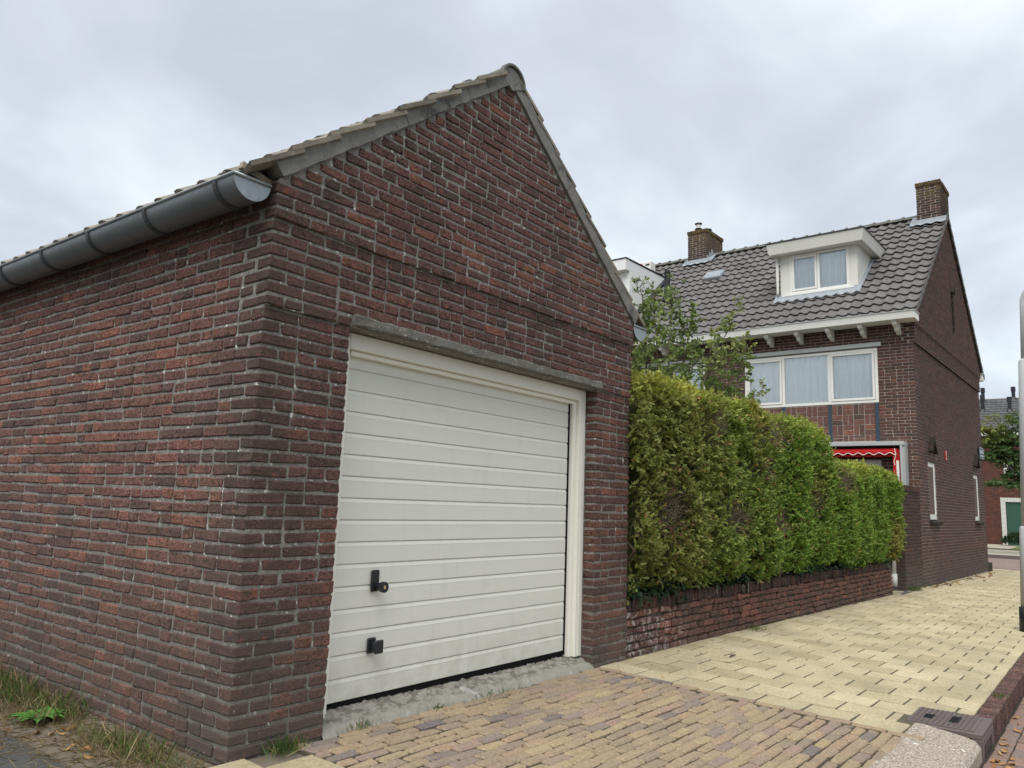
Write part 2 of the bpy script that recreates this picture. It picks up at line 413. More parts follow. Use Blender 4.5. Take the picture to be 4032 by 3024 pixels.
# pieces (bricks, pavers, tiles): the largest in the picture become objects, the rest one joined part
CACHE = {}
FLAT = {'brick_garage_side': 0, 'brick_garage_front': 1}
def piece_mesh(name, L, D, H, ch, jit, mat, var):
    key = (name, round(L, 2), round(D, 2), round(H, 3), mat, var)
    if key not in CACHE:
        V = cbox(round(L, 2), round(D, 2), H, ch, jit, rng, FLAT.get(mat))
        CACHE[key] = (MB().add(V, CBF).mesh(name, mat), V)
    return CACHE[key]
def lay(pieces, name, parent, limit=300, ch=.006, jit=.0018, nvar=4, cheap=False, M=None):
    """pieces: (centre, (L, D, H), euler, material). M maps local to world for the size-in-picture test."""
    M = np.eye(4) if M is None else np.array(M)
    sc = []
    for i, (c, d, e, mt) in enumerate(pieces):
        w = M[:3, :3] @ np.asarray(c) + M[:3, 3]
        x, y, z = proj(w)
        ok = z > .2 and -60 < x < 4092 and -60 < y < 3084
        s = sorted(d)[2]*sorted(d)[1]/(z*z) if ok else -1
        sc.append(s)
    order = np.argsort(sc)[::-1]; rest = {}
    for k, i in enumerate(order):
        c, d, e, mt = pieces[i]
        if k < limit and sc[i] > 0:
            me, _ = piece_mesh(name, d[0], d[1], d[2], ch, jit, mt, int(rng.integers(nvar)))
            o = put(name, me, parent, c, e)
            q = (d[0]/round(d[0], 2), d[1]/round(d[1], 2), 1); o.scale = q
        else:
            mb = rest.setdefault(mt, MB())
            if cheap: V, F = boxv(*d), BOXF
            else: V, F = cbox(*d, ch, jit, rng, FLAT.get(mt)), CBF
            if e is not None and any(e): V = rot(V, *e)
            mb.add(V + np.asarray(c), F)
    for mt, mb in rest.items():
        tag(mb.build(name + 's', mt, parent), kind='stuff')

C_ = .063; BH = .0492; JT = .0125
def row(x0, x1, first=None, pat=.36):
    """brick spans along one course"""
    out = []; x = x0; L = first
    while x < x1 - .025:
        if L is None: L = .207 if rng.random() > pat else .099
        L *= 1 + rng.normal(0, .012)
        e = min(x+L, x1)
        if x1 - e < .05: e = x1
        out.append((x, e)); x = e + JT*(1+rng.normal(0, .15)); L = None
    return out
def jr(s=.004): return tuple(rng.normal(0, s, 3))
def gz(x, y): return -.007*x + .032*min(y, 0)

# ------------------------------------------------------------------ ground, pavement, driveway, road
ground = MB(); xs = [-300, -60, -20, -8, 0, 8, 14, 22, 24, 34, 60, 300]; ys = [-300, -60, -20, -6, 0, 6, 20, 60, 300]
P = np.array([[(x, y, -.42) for y in ys] for x in xs]); ground.grid(P)
struct(ground.build('ground', 'ground_soil'))
def sheet(name, x0, x1, y0, y1, dz, mat, n=12, zf=gz):
    P = np.array([[(x, y, zf(x, y)+dz) for y in (y0, y1)] for x in np.linspace(x0, x1, n)])
    return struct(MB().grid(P, (0, 0, -.12)).build(name, mat))
KY = -2.36                                    # kerb back edge
rz_ = lambda x, y: -.215 - .007*x + .012*(y+2.47)
road = sheet('road', -14, 23.6, -7.5, -2.46, 0, 'joint_dark', 12, rz_)
mbp = MB()
for (a_, b_, c_) in ((3.06, 3.97, -2.105), (3.97, 23.6, KY)):
    mbp.grid(np.array([[(x, y, gz(x, y)-.0035) for y in (c_, .02)] for x in np.linspace(a_, b_, 10)]), (0, 0, -.12))
pave = struct(mbp.build('pavement', 'joint_paving'))
drive = sheet('driveway', .335, 3.06, -2.104, .0, -.0105, 'joint_drive', 6)
sheet('side_path', -14, .334, KY, -.0, -.012, 'soil', 8)
struct(MB().box(-.42, .01, .0, 7, -.3, -.03).build('verge', 'soil'))
struct(MB().box(-14, -.42, -.0, 9, -.3, -.045).build('side_yard', 'slab_grey'))
# garden behind the hedge, a step above the street
struct(MB().box(3.6, 14.2, .25, 9.5, -.4, .05).build('garden', 'ground_soil'))

# yellow concrete paving tiles, half bond, joints along the street's width
eul = (math.atan(.032), math.atan(.007), 0)
pcs = []; TX, TY = .262, .298
k = 0; x = 3.135
while x < 23.4:
    y = -.01 - (TY/2 if k % 2 else 0)
    if k % 2: spans = [(-.01-TY/2+.004, -.01)]
    else: spans = []
    while y > KY + .02:
        y1 = max(y - TY, KY+.006)
        if y - y1 > .05: spans.append((y1+.004, y))
        y = y1
    for a, b in spans:
        cx, cy = x+TX/2, (a+b)/2
        if cx < 3.98 and cy < -1.98: 
            a = max(a, -2.008 if cx+TX/2 > 3.47 else -2.1); 
            if b - a < .05: continue
            cy = (a+b)/2
        if cx > 12.8 and cy > -.24-.026*(cx-13) and cx < 21.8: continue
        pcs.append(((cx, cy, gz(cx, cy)-.03+rng.normal(0, .0012)), (TX-.0095, b-a-.0035, .06), tuple(np.array(eul)+rng.normal(0, .003, 3)*(1, 1, .5)), 'tile_yellow'))
    x += TX; k += 1
lay(pcs, 'paving_tile', pave, 300, .006, .0011)
# thin edging strip between tiles and driveway
pcs = []
y = -.02
while y > -2.1:
    L = .2*(1+rng.normal(0, .02)); pcs.append(((3.098, y-L/2, gz(3.1, y)-.028), (.052, L-.006, .06), jr(.006), 'cobble')); y -= L
lay(pcs, 'edging_paver', drive, 60, .005, .0015)
# driveway clinkers, long side along the garage front
pcs = []; y = -.012; k = 0; PW = .0705
while y > -2.1:
    x0 = .40 + .02*math.sin(k) if k > 3 else .45
    x0 = .36; x = x0 - .1 - (.095 if k % 2 else 0) + rng.normal(0, .012)
    while x < 3.06:
        L = .190*(1+rng.normal(0, .018)); a, b = max(x, x0), min(x+L, 3.062)
        if b - a > .05:
            cx, cy = (a+b)/2, y-PW/2
            wob = .008*math.sin(cx*2.1+k*.4)
            und = .0025*math.sin(cx*1.7)*math.sin(cy*2.3)
            pcs.append(((cx, cy+wob, gz(cx, cy)-.0325+und+rng.normal(0, .0014)), (b-a-.0115, PW-.0085+rng.normal(0, .0014), .07),
                        tuple(np.array(eul)+rng.normal(0, .011, 3)*(1, 1, .8)), 'cobble'))
        x += L
    y -= PW; k += 1
lay(pcs, 'paver', drive, 300, .0085, .0026)
# yellow tiles at the garage corner, part of the side path
pcs = []
for i in range(9):
    for j in range(3):
        cx, cy = .225 - .262*i, -.20 - .3*j + (.15 if i % 2 else 0) - .1
        pcs.append(((cx, cy, gz(cx, cy)-.03), (.257, .294, .06), eul, 'tile_yellow'))
sp = bpy.data.objects['side_path']; lay(pcs, 'paving_tile', sp, 60, .0035, .0006)

# kerb: bricks on edge beyond the gully, concrete drop kerb in front of the driveway
kerb = struct(MB().box(3.98, 23.5, KY-.085, KY-.004, -.5, -.16).build('kerb', 'joint_dark'))
pcs = []; x = 3.985
while x < 23.4:
    w = .064*(1+rng.normal(0, .03)); zc_ = gz(x, KY)
    pcs.append(((x+w/2, KY-.052, zc_-.075+rng.normal(0, .0015)), (w-.006, .108, .17), (0, .007, rng.normal(0, .01)), 'kerb_brick')); x += w
lay(pcs, 'kerb_brick', kerb, 170, .006, .0015)
x1 = 3.455
for i in range(4):
    x0 = x1 - (.97 if i else 1.0)
    z0 = gz((x0+x1)/2, -2.2)
    mb = MB(); poly = [(-2.105, z0+.004), (-2.15, z0+.004), (-2.38, z0-.028), (-2.43, z0-.044), (-2.455, z0-.075), (-2.462, z0-.25), (-2.105, z0-.25)]
    mb.prism(poly, 0, x0+.004, x1)
    mb.build('kerb_block', 'concrete_kerb', kerb)
    x1 = x0

# street: clinker rows near the kerb as real bricks
pcs = []; j = 0; y = -2.475
while y > -3.5:
    w = .098; x = 1.6 + (.1 if j % 2 else 0)
    if j >= 2: x += rng.uniform(0, .02)
    while x < 9.5:
        L = .2; cx, cy = x+L/2, y-w/2
        pcs.append(((cx, cy, rz_(cx, cy)-.024+rng.normal(0, .0015)), (L-.007, w-.006, .06), tuple(rng.normal(0, .008, 3)), 'road_klinker')); x += L
    y -= w; j += 1
lay(pcs, 'paver', road, 300, .006, .0015)
g = G('road_far'); 
bt = g.n('ShaderNodeTexBrick'); bt.inputs['Scale'].default_value = 5; g.put(bt.inputs['Vector'], g.P)
bt.inputs[1].default_value = (.27, .19, .16, 1); bt.inputs[2].default_value = (.21, .16, .14, 1); bt.inputs[3].default_value = (.10, .08, .07, 1)
bt.inputs['Mortar Size'].default_value = .012
g.fin(g.mix(.5, bt.outputs[0], g.ramp(g.noise(1.5, 4), [(.3, .8), (.7, 1.25)]), 'MULTIPLY'), .9, .2)
struct(MB().box(23.6, 32.4, -60, 60, -.5, -.245).build('cross_street', 'road_far'))
struct(MB().box(32.4, 38.6, -60, 60, -.5, -.13).build('far_pavement', 'far_tile_path'))
struct(MB().box(38.6, 38.75, -60, 60, -.5, -.07).build('far_kerb', 'iron'))
struct(MB().box(38.75, 46.4, -60, 60, -.5, -.11).build('far_forecourt', 'far_tile_path'))
struct(MB().box(32.28, 32.4, -60, 60, -.5, -.118).build('street_kerb', 'iron'))
struct(MB().box(39.2, 45.6, -5, .7, -.5, -.085).build('far_lawn', 'lawn'))

# ------------------------------------------------------------------ garage
XD, XR, XE, EZ, SL = .541, 3.06, 3.583, 2.71, .757
GL = 6.2                                      # depth of the garage
gar = thing('garage', 'brick garage with white ribbed up-and-over door, gabled roof and zinc gutter', 'garage')
def dy(z): return 0 if z < 2.075 else (-.016 if z < 2.515 else -.032)
def gspan(z):                                 # wall extent at height z (brick top), inside the rake band
    if z < EZ: return 0, XE
    a = (z - EZ)/SL; return a, XE - a
core = MB()
core.box(.0075, XD-.004, .0075, .22, -.3, 2.0785).box(XR+.005, XE-.008, .0075, .22, -.3, 2.0785)
core.box(.0075, XE-.008, -.0085, .22, 2.079, 2.5195)
ap = EZ + SL*XE/2
core.prism([(.0075, 2.52), (XE-.008, 2.52), (XE-.008, EZ), (XE/2, ap-.005), (.0075, EZ)], 1, -.0245, .22)
core.box(.0075, .21, .2205, GL-.2005, -.3, 2.70); core.box(XE-.21, XE-.008, .2205, GL-.2005, -.3, 2.70)
core.prism([(.0075, -.3), (XE-.008, -.3), (XE-.008, EZ), (XE/2, ap-.005), (.0075, EZ)], 1, GL-.2, GL)
core.build('mortar_core', 'mortar', gar)
pcs = []
for k in range(-1, 66):
    z = k*C_; zt = z + BH; zc_ = z + BH/2; d = dy(zc_)
    a, b = gspan(zt + .012)
    if b - a < .08: continue
    if zt < 2.079: spans = [(0, XD), (XR, XE)]
    elif zc_ < 2.14: spans = [(0, XD-.004), (3.10, XE)]
    else: spans = [(a, b)]
    for (s0, s1) in spans:
        if s0 == 0:
            if k % 2 == 0: bl = row(0, s1, .207)
            else: bl = [(0, .1)] + row(.1+JT, s1)
        else: bl = row(s0, s1, .207 if k % 2 else .099) if s0 in (XR, 3.10) else row(s0, s1, rng.uniform(.06, .2))
        for i, (p, q) in enumerate(bl):
            if q - p < .02: continue
            D = .1; off = rng.normal(0, .0018); e = jr(.006)
            if s0 == 0 and i == 0 and k % 2: D = .207; e = jr(.003)
            if k == -1: e = jr(.003)
            pcs.append((((p+q)/2, d+off+D/2, zc_+rng.normal(0, .0012)), (q-p, D, BH*(1+rng.normal(0, .02))), e, 'brick_garage_front'))
for k in range(-1, 43):
    z = k*C_; zc_ = z+BH/2
    y0 = (.1 if k % 2 == 0 else .207) + JT
    for p, q in row(y0, GL):
        pcs.append(((.05+rng.normal(0, .0018), (p+q)/2, zc_+rng.normal(0, .0012)), (.1, q-p, BH*(1+rng.normal(0, .02))), jr(.006), 'brick_garage_side'))
lay(pcs, 'brick', gar, 300, .0055, .0026, 12)
# lintel
P = MB(); n = 40
xs = np.linspace(XD+.004, 3.092, n); prof = [(.2, 2.083), (-.022, 2.083), (-.032, 2.092), (-.034, 2.136), (-.024, 2.144), (.2, 2.144)]
A = np.array([[(x, y+rng.normal(0, .0022), z+rng.normal(0, .002)) for y, z in prof+[prof[0]]] for x in xs]); A[:, -1] = A[:, 0]
P.grid(A); P.F += [[i for i in range(6)], [(n-1)*7+i for i in range(6)][::-1]]
P.build('lintel', 'concrete_lintel', gar)
# raking concrete bands along both gable edges, in cast lengths
bl = 0
tan = np.array([1, 0, SL])/math.hypot(1, SL); nor = np.array([-SL, 0, 1])/math.hypot(1, SL)
Ltot = (XE/2)*math.hypot(1, SL)
for side in (0, 1):
    cuts = [.03, 1.05, 1.72, Ltot+.0] if side == 0 else [.0, .62, 1.35, Ltot]
    for s0, s1 in zip(cuts[:-1], cuts[1:]):
        n = max(4, int((s1-s0)/.06)); ring = [(-.004, -.046), (.084, -.050), (.090, -.04), (.090, .06), (-.004, .06)]
        A = []
        for i, s in enumerate(np.linspace(s0+.003, s1-.003, n)):
            o = np.array([0, 0, EZ]) + tan*s
            rr = []
            for hh, yy in ring:
                p = o + nor*(hh+rng.normal(0, .0025)) + np.array([0, yy+rng.normal(0, .0015), 0])
                if i in (0,) and side == 0 and s0 < .1: p += tan*rng.uniform(-.02, .02)
                rr.append(p)
            A.append(rr+[rr[0]])
        A = np.array(A)
        if side: A[:, :, 0] = XE - A[:, :, 0]; A = A[::-1]
        mb = MB().grid(A); mb.F += [list(range(5)), [(n-1)*6+i for i in range(5)][::-1]]
        mb.build('verge_band', 'concrete_verge', gar)
# mortar cap filling the gable top under the ridge tile
mb = MB(); cx, cz = XE/2, ap
poly = [(cx-.12, cz+.0), (cx-.095, cz+.055), (cx-.06, cz+.088), (cx, cz+.103), (cx+.06, cz+.088), (cx+.095, cz+.055), (cx+.12, cz+.0), (cx, cz-.06)]
mb.prism(poly, 1, -.050, .08); mb.build('ridge_end_fill', 'concrete_verge', gar)

# pantiles
def pantile(w, L, h=.032, t=.014, n=9, lift=.036):
    """local x across, y up the slope, z normal; one S-shaped tile, lifted at its lower edge"""
    A = []
    for j, y in enumerate((0, L)):
        r_ = []
        for i in range(n):
            s = i/(n-1)
            hh = h*(.5+.5*math.cos(2*math.pi*(s-.12))) ** 1.25
            r_.append((s*w*1.10, y, hh + (lift if j == 0 else .004)))
        A.append(r_)
    A = np.array(A); mb = MB(); mb.grid(A.transpose(1, 0, 2), (0, 0, -t))
    return mb
def tile_field(parent, mat, origin, ex, ey, ez, cols, rows, w, L, name, M, skip=None, limit=300, over=.06, h=.034, t=.014, lift=.036, jit=1.0):
    """tiles on a slope: ex across, ey up, ez normal (parent-local vectors)"""
    variants = [pantile(w, L+over, h*(1+rng.normal(0, .02)), t, 9, lift).mesh(name, mat) for _ in range(3)]
    R = np.array([ex, ey, ez]).T; M = np.array(M); cand = []
    for j in range(rows):
        for i in range(cols):
            o = origin + ex*(i*w+rng.normal(0, .0025)*jit) + ey*(j*L+rng.normal(0, .004)*jit) + ez*rng.normal(0, .0015)*jit
            c = o + ex*w/2 + ey*L/2
            if skip and skip(c): continue
            wpt = M[:3, :3] @ c + M[:3, 3]; x, y, z = proj(wpt)
            cand.append((1/z**2 if (-80 < x < 4100 and -80 < y < 3100 and z > 0) else -1, o))
    cand.sort(key=lambda q: -q[0]); rest = MB()
    pt_ = pantile(w, L+over, h, t, 9, lift); base = [(np.concatenate(pt_.V), pt_.F)]
    for k, (s, o) in enumerate(cand):
        rr = R @ np.array(Euler(tuple(rng.normal(0, .004, 3)*jit)).to_matrix())
        if k < limit and s > 0:
            ob = put(name, variants[k % 3], parent)
            ob.matrix_local = Matrix([[*rr[0], o[0]], [*rr[1], o[1]], [*rr[2], o[2]], [0, 0, 0, 1]])
        else: rest.add(base[0][0] @ rr.T + o, base[0][1])
    if rest.V: tag(rest.build(name+'s', mat, parent), kind='stuff')
sl = math.atan(SL); L0 = .285
tx = np.array([math.cos(sl), 0, math.sin(sl)]); tn = np.array([-math.sin(sl), 0, math.cos(sl)])
o = np.array([0, 0, EZ]) + tx*-.155 + tn*.058 + np.array([0, -.052+20*.21, 0])
tile_field(gar, 'roof_tile_garage', o, np.array([0, -1., 0]), tx, tn*1., 20, 8, .21, L0, 'roof_tile', np.eye(4), limit=150, h=.030, t=.024, lift=.036)
tx2 = tx*(-1, 1, 1); tn2 = tn*(-1, 1, 1)
o = np.array([XE, 0, EZ]) + tx2*-.12 + tn2*.066 + np.array([0, -.052, 0])
tile_field(gar, 'roof_tile_garage', o, np.array([0, 1., 0]), tx2, tn2, 20, 8, .21, L0, 'roof_tile', np.eye(4), limit=140, h=.030, t=.024, lift=.036)
deck = MB(); 
for q in (1, -1):
    f = (lambda x: x) if q == 1 else (lambda x: XE-x)
    A = np.array([[(f(s*math.cos(sl)), y, EZ+s*math.sin(sl)+.085) for s in (.02, Ltot)] for y in (.06, GL)]); deck.grid(A if q == 1 else A[::-1], (0, 0, -.03))
deck.build('roof_deck', 'wood_old', gar)
# ridge tiles: half rounds with a collar at the front end
for i in range(12):
    mb = MB(); y0 = -.066 + i*.37
    A = np.array([[(cx + r*math.sin(t)*1.0, y, cz + .008 + r*math.cos(t)*.92) for t in np.linspace(-1.75, 1.75, 13)]
                  for y, r in ((y0, .128), (y0+.035, .130), (y0+.05, .116), (y0+.39, .108))])
    mb.grid(A[:, ::-1], None); 
    A2 = np.array([[(cx + r*math.sin(t), y, cz + .008 + r*math.cos(t)*.92) for t in np.linspace(-1.75, 1.75, 13)]
                  for y, r in ((y0, .112), (y0+.39, .096))]); mb.grid(A2)
    A3 = np.array([[(cx + r*math.sin(t), y0, cz + .008 + r*math.cos(t)*.92) for t in np.linspace(-1.75, 1.75, 13)] for r in (.128, .112)]); mb.grid(A3)
    mb.build('ridge_tile', 'ridge_tile', gar, True)
# eaves gutter, half round zinc with bead, brackets, end cap (left) and a stub on the right
def gutter(cx_, sgn, y0, y1, zt, r, bys):
    gt = MB(); th = np.linspace(0, math.pi, 19)
    A = np.array([[(cx_ - sgn*r*math.cos(t), y, zt - r*math.sin(t)) for t in th] for y in (y0, y1)])
    B = np.array([[(cx_ - sgn*(r-.004)*math.cos(t), y, zt - (r-.004)*math.sin(t)) for t in th] for y in (y0, y1)])
    gt.grid(A if sgn > 0 else A[::-1]); gt.grid(B[::-1] if sgn > 0 else B)
    go = gt.build('gutter', 'zinc', gar, True)
    MB().tube([(cx_-sgn*(r-.002), y0-.004, zt+.004), (cx_-sgn*(r-.002), y1, zt+.004)], .0105, 10).build('bead', 'zinc', go, True)
    cap = MB(); poly = [(cx_ - r*math.cos(t), zt - r*math.sin(t)) for t in th]; cap.prism(poly, 1, y0-.003, y0+.002)
    cap.build('end_cap', 'zinc_bright', go)
    MB().tube([(cx_-r-.002, y0-.006, zt+.003), (cx_+r, y0-.006, zt+.003)], .009, 8).build('cap_bead', 'zinc_bright', go, True)
    for by in bys:
        br = MB(); A = np.array([[(cx_ - sgn*rr*math.cos(t), y, zt - rr*math.sin(t)) for t in np.linspace(0, math.pi*.93, 15)]
                                 for y, rr in ((by-.014, r+.001), (by-.014, r+.008), (by+.014, r+.008), (by+.014, r+.001))])
        br.grid(A if sgn > 0 else A[::-1]); br.build('bracket', 'bracket_iron', go)
gutter(-.122, 1, -.004, GL, 2.660, .101, [.152, .831, 1.487, 2.132, 2.79, 3.45, 4.1, 4.75])
gutter(XE+.105, -1, -.03, GL, 2.70, .112, [.3, .95, 1.6])
mb = MB().box(-.02, .03, .07, GL, 2.655, 2.70); mb.add(rot(boxv(.20, .03, .035), 0, .25, 0)+[-.06, .05, 2.715], BOXF); mb.build('eaves_board', 'wood_old', gar)

# door frame: stepped white jambs and header
fr = MB()
fr.cb(XD+.005, XD+.09, .10, .20, .05, 2.075).cb(2.965, XR-.004, .10, .20, .05, 2.075).cb(XD+.091, 2.964, .10, .20, 1.985, 2.075)
fr.cb(XD+.002, XD+.125, .135, .20, .05, 2.02).cb(2.925, 2.9645, .128, .20, .05, 1.984).cb(XD+.126, 2.924, .128, .20, 1.955, 1.9845)
fr.build('door_frame', 'white_paint', gar)
MB().cb(3.0, 3.012, .0955, .0995, .06, 2.06, .001).build('frame_bead', 'white_paint', gar)
MB().box(XD-.0, XR, .235, .30, -.05, 2.2).build('door_painted_dark', 'shade_black', gar)  # black slab painted as the darkness inside the garage
door = MB(); door.box(.655, 2.905, .1735, .22, .095, 1.99)
door_o = door.build('garage_door', 'door_white', gar)
z = .095; zs = [.095, .215] 
while zs[-1] < 1.98: zs.append(zs[-1]+.1195)
zs[-1] = 1.99
X0, X1 = .655, 2.905
for a, b in zip(zs[:-1], zs[1:]):
    if b - a < .03: continue
    mb = MB(); prof = [(.1745, a+.0008), (.1665, a+.002), (.1655, a+.005), (.1655, b-.030), (.1648, b-.024), (.1705, b-.003), (.1745, b-.0008)]
    A = np.array([[(x, y, zz) for y, zz in prof] for x in np.linspace(X0, X1, 2)])
    mb.grid(A); mb.build('panel', 'door_white', door_o)
MB().box(2.9065, 2.922, .16, .234, .07, 1.985).box(.656, 2.905, .17, .234, .045, .092).build('painted_gap_shade', 'shade_black', gar)  # black strips painted as the shade in the gaps around the door
lk = MB(); lk.cb(.938, .998, .148, .1625, .655, .775, .006); lock = lk.build('lock_plate', 'black_plastic', door_o)
lk = MB(); lk.tube([(.985, .150, .683), (.985, .110, .683)], .022, 16).tube([(.985, .111, .683), (.985, .09, .683)], .030, 18); lk.build('knob', 'black_plastic', door_o, False)
MB().cb(.978, .992, .0880, .0905, .674, .692, .001).build('keyhole', 'brass', door_o)
hd = MB(); hd.cb(.938, 1.0, .148, .1625, .322, .406, .006); hd.cb(.956, .990, .118, .150, .334, .384, .006); hd.cb(.952, 1.014, .100, .119, .324, .396, .006)
hd.build('handle', 'black_plastic', door_o)
# rough concrete threshold
xs = np.linspace(XD-.005, XR+.02, 110); ysn = np.linspace(-.012, .24, 9); A = np.zeros((110, 9, 3))
for i, x in enumerate(xs):
    for j, y in enumerate(ysn):
        h = .026 + .046*min(1, max(0, (y-.02)/.13)) + rng.normal(0, .004) - .007*x
        if j == 0: h = gz(x, y) - .015; y = y + rng.normal(0, .010)
        A[i, j] = (x, y + (rng.normal(0, .004) if j else 0), h)
MB().grid(A).build('threshold', 'concrete_threshold', gar, True)

# ------------------------------------------------------------------ low garden wall
AR = -rad(1.5)
lw_ = thing('garden_wall', 'low weathered brick garden wall with upright coping bricks under the hedge', 'wall', (XE+.004, .012, 0), AR)
MW = np.array(Matrix.Translation((XE+.004, .012, 0)) @ Matrix.Rotation(AR, 4, 'Z'))
LW = 8.43
MB().box(.0, LW-.012, .026, .2, -.4, .325).build('mortar_core', 'mortar_dark', lw_)
pcs = []
for k in range(8):
    zt = .327 - k*C_; 
    if k % 2: spans = row(0, LW-.21)+[(LW-.2, LW)]
    else: spans = row(0, LW, .12)
    for i, (p, q) in enumerate(spans):
        gl_ = gz(p+3.6, 0)
        if zt < gl_ - .02: continue
        pcs.append((((p+q)/2, .05+rng.normal(0, .0045), zt-.0265+rng.normal(0, .003)-.0), (q-p-.002, .1, .0515*(1+rng.normal(0, .03))), jr(.012), 'brick_low_wall'))
for k in range(8):
    zt = .327 - k*C_; pcs.append(((LW-.05, .155, zt-.0265), (.1, .1, .052), jr(.008), 'brick_low_wall'))
x = .004
while x < LW-.05:
    w = .061*(1+rng.normal(0, .05)); hh = rng.normal(0, .006)
    pcs.append(((x+w/2, .098+rng.normal(0, .006), .383+hh/2), (w-.008, .215, .100+hh), (rng.normal(0, .02), rng.normal(0, .035), rng.normal(0, .02)), 'brick_low_wall_top')); x += w
lay(pcs, 'brick', lw_, 300, .008, .0034, 8, M=MW)

# ------------------------------------------------------------------ foliage helpers
def frames(d):
    d = d/np.linalg.norm(d, axis=1, keepdims=True)
    a = np.cross(d, np.where(np.abs(d[:, 2:3]) < .9, [[0, 0, 1.]], [[1., 0, 0]])); a /= np.linalg.norm(a, axis=1, keepdims=True)
    return d, a, np.cross(d, a)
def leaves_obj(name, base, dirn, nrm, Ls, Ws, tint, mat, parent=None, fold=.18):
    """one quad per leaf: base, side, tip, side, creased and drooping"""
    n = len(base); d = dirn/np.linalg.norm(dirn, axis=1, keepdims=True)
    s = np.cross(d, nrm); s /= np.linalg.norm(s, axis=1, keepdims=True)+1e-9; nn = np.cross(s, d)
    L = Ls[:, None]; Wd = Ws[:, None]
    V = np.empty((n, 6, 3)); V[:, 0] = base
    V[:, 1] = base + d*L*.32 + s*Wd*.5 + nn*Wd*fold; V[:, 2] = base + d*L*.68 + s*Wd*.42 + nn*(Wd*fold - L*.04)
    V[:, 3] = base + d*L - nn*L*.10
    V[:, 4] = base + d*L*.68 - s*Wd*.42 + nn*(Wd*fold - L*.04); V[:, 5] = base + d*L*.32 - s*Wd*.5 + nn*Wd*fold
    me = bpy.data.meshes.new(name); me.vertices.add(n*6); me.vertices.foreach_set('co', V.ravel())
    ix = (np.arange(n)[:, None]*6); q = np.concatenate([ix+[0, 3, 2, 1], ix+[0, 5, 4, 3]], 1).reshape(-1)
    me.loops.add(n*8); me.loops.foreach_set('vertex_index', q.astype(np.int32))
    me.polygons.add(n*2); me.polygons.foreach_set('loop_start', np.arange(0, n*8, 4, dtype=np.int32)); me.polygons.foreach_set('loop_total', np.full(n*2, 4, np.int32))
    at = me.attributes.new('tint', 'FLOAT_COLOR', 'POINT'); C4 = np.ones((n, 6, 4), np.float32); C4[:, :, :3] = tint[:, None, :]
    at.data.foreach_set('color', C4.ravel()); me.update(calc_edges=True); me.materials.append(MATS[mat])
    return put(name, me, parent)
def sprays(p, d, m, spl, ll, lw):
    """m leaves in a spray along each twig direction"""
    n = len(p); d, a, b = frames(d); B = []; D = []; Nn = []
    for k in range(m):
        t = (k+.5)/m; ang = k*2.4 + rng.uniform(0, 6.28, n)
        side = a*np.cos(ang)[:, None] + b*np.sin(ang)[:, None]
        B.append(p + d*(t*spl)[:, None]); dd = d*.75 + side*(.95-.3*t); D.append(dd)
        Nn.append(d*.8 - side*.5 + np.array([0, 0, .55]) + rng.normal(0, .25, (n, 3)))
    B = np.concatenate(B); D = np.concatenate(D); Nn = np.concatenate(Nn)
    N = len(B); return B, D, Nn, ll*rng.uniform(.75, 1.25, N), lw*rng.uniform(.8, 1.2, N)
def vnoise(x, z, sc, seed):
    """cheap smooth 2-d noise"""
    r = np.random.default_rng(seed); out = 0
    for k in range(7):
        w = r.normal(0, 1, 2)*sc; out = out + np.sin(x*w[0]+z*w[1]+r.uniform(0, 6.28))
    return out/3.2
def twigs(p, d, L, r):
    """thin three-sided twigs as one builder"""
    mb = MB(); d, a, b = frames(d)
    for i in range(len(p)):
        q = p[i]+d[i]*L[i]; k = (a[i]*math.cos(i)+b[i]*math.sin(i))*L[i]*.12
        V = []
        for c, rr in ((p[i], r), (p[i]+d[i]*L[i]*.5+k, r*.75), (q, r*.4)):
            for t in (0, 2.09, 4.19): V.append(c + rr*(a[i]*math.cos(t)+b[i]*math.sin(t)))
        mb.add(V, [[0, 1, 4, 3], [1, 2, 5, 4], [2, 0, 3, 5], [3, 4, 7, 6], [4, 5, 8, 7], [5, 3, 6, 8]])
    return mb

# ------------------------------------------------------------------ hedge
hg = thing('hedge', 'long clipped green privet hedge stepping down above the low brick wall', 'hedge', (XE+.004, .012, 0), AR)
HX = [0, 1.0, 1.15, 1.25, 2.85, 2.97, 3.1, 4.1, 4.75, 5.02, 5.2, 5.4, 6.7, 8.3, 8.7, 8.95]
HZ = [2.25, 2.30, 2.29, 2.26, 2.29, 2.17, 2.20, 2.31, 2.22, 2.08, 1.86, 1.84, 1.89, 1.87, 1.80, 1.45]
def htop(s): return np.interp(s, HX, HZ) + .03*vnoise(s, s*0, 3.0, 3)
def hfront(s, z):
    ribs = .04*np.cos(s*2*math.pi/.95 + .8*np.sin(s)) + .04*vnoise(s, z, 3.2, 11) + .02*vnoise(s, z, 8, 12)
    bot = np.clip((z-.40)/.5, 0, 1); endr = np.clip((8.95-s)/.35, 0, 1)
    tp = np.clip((htop(s)-z)/.22, 0, 1)
    gr = sum(np.exp(-((s-c0)/.075)**2)*np.clip((z-z0)/.35, 0, 1)*d0 for c0, z0, d0 in ((1.2, 1.5, .16), (1.95, 1.35, .13), (2.98, .9, .20), (4.25, 1.0, .08), (5.22, .75, .20), (6.6, .9, .07), (7.7, .8, .08)))
    return -.09 + gr - ribs*.9 + .12*(1-bot)**2 + .35*(1-endr)**2 + .14*(1-tp)**2
BARE = [(3.25, 2.05, .33, .17), (2.85, 1.62, .2, .15), (5.75, 1.62, .33, .2), (.62, 1.12, .22, .28), (2.0, 1.1, .28, .2), (1.6, 2.0, .1, .25), (3.3, 1.02, .25, .18), (4.5, 1.3, .12, .2)]
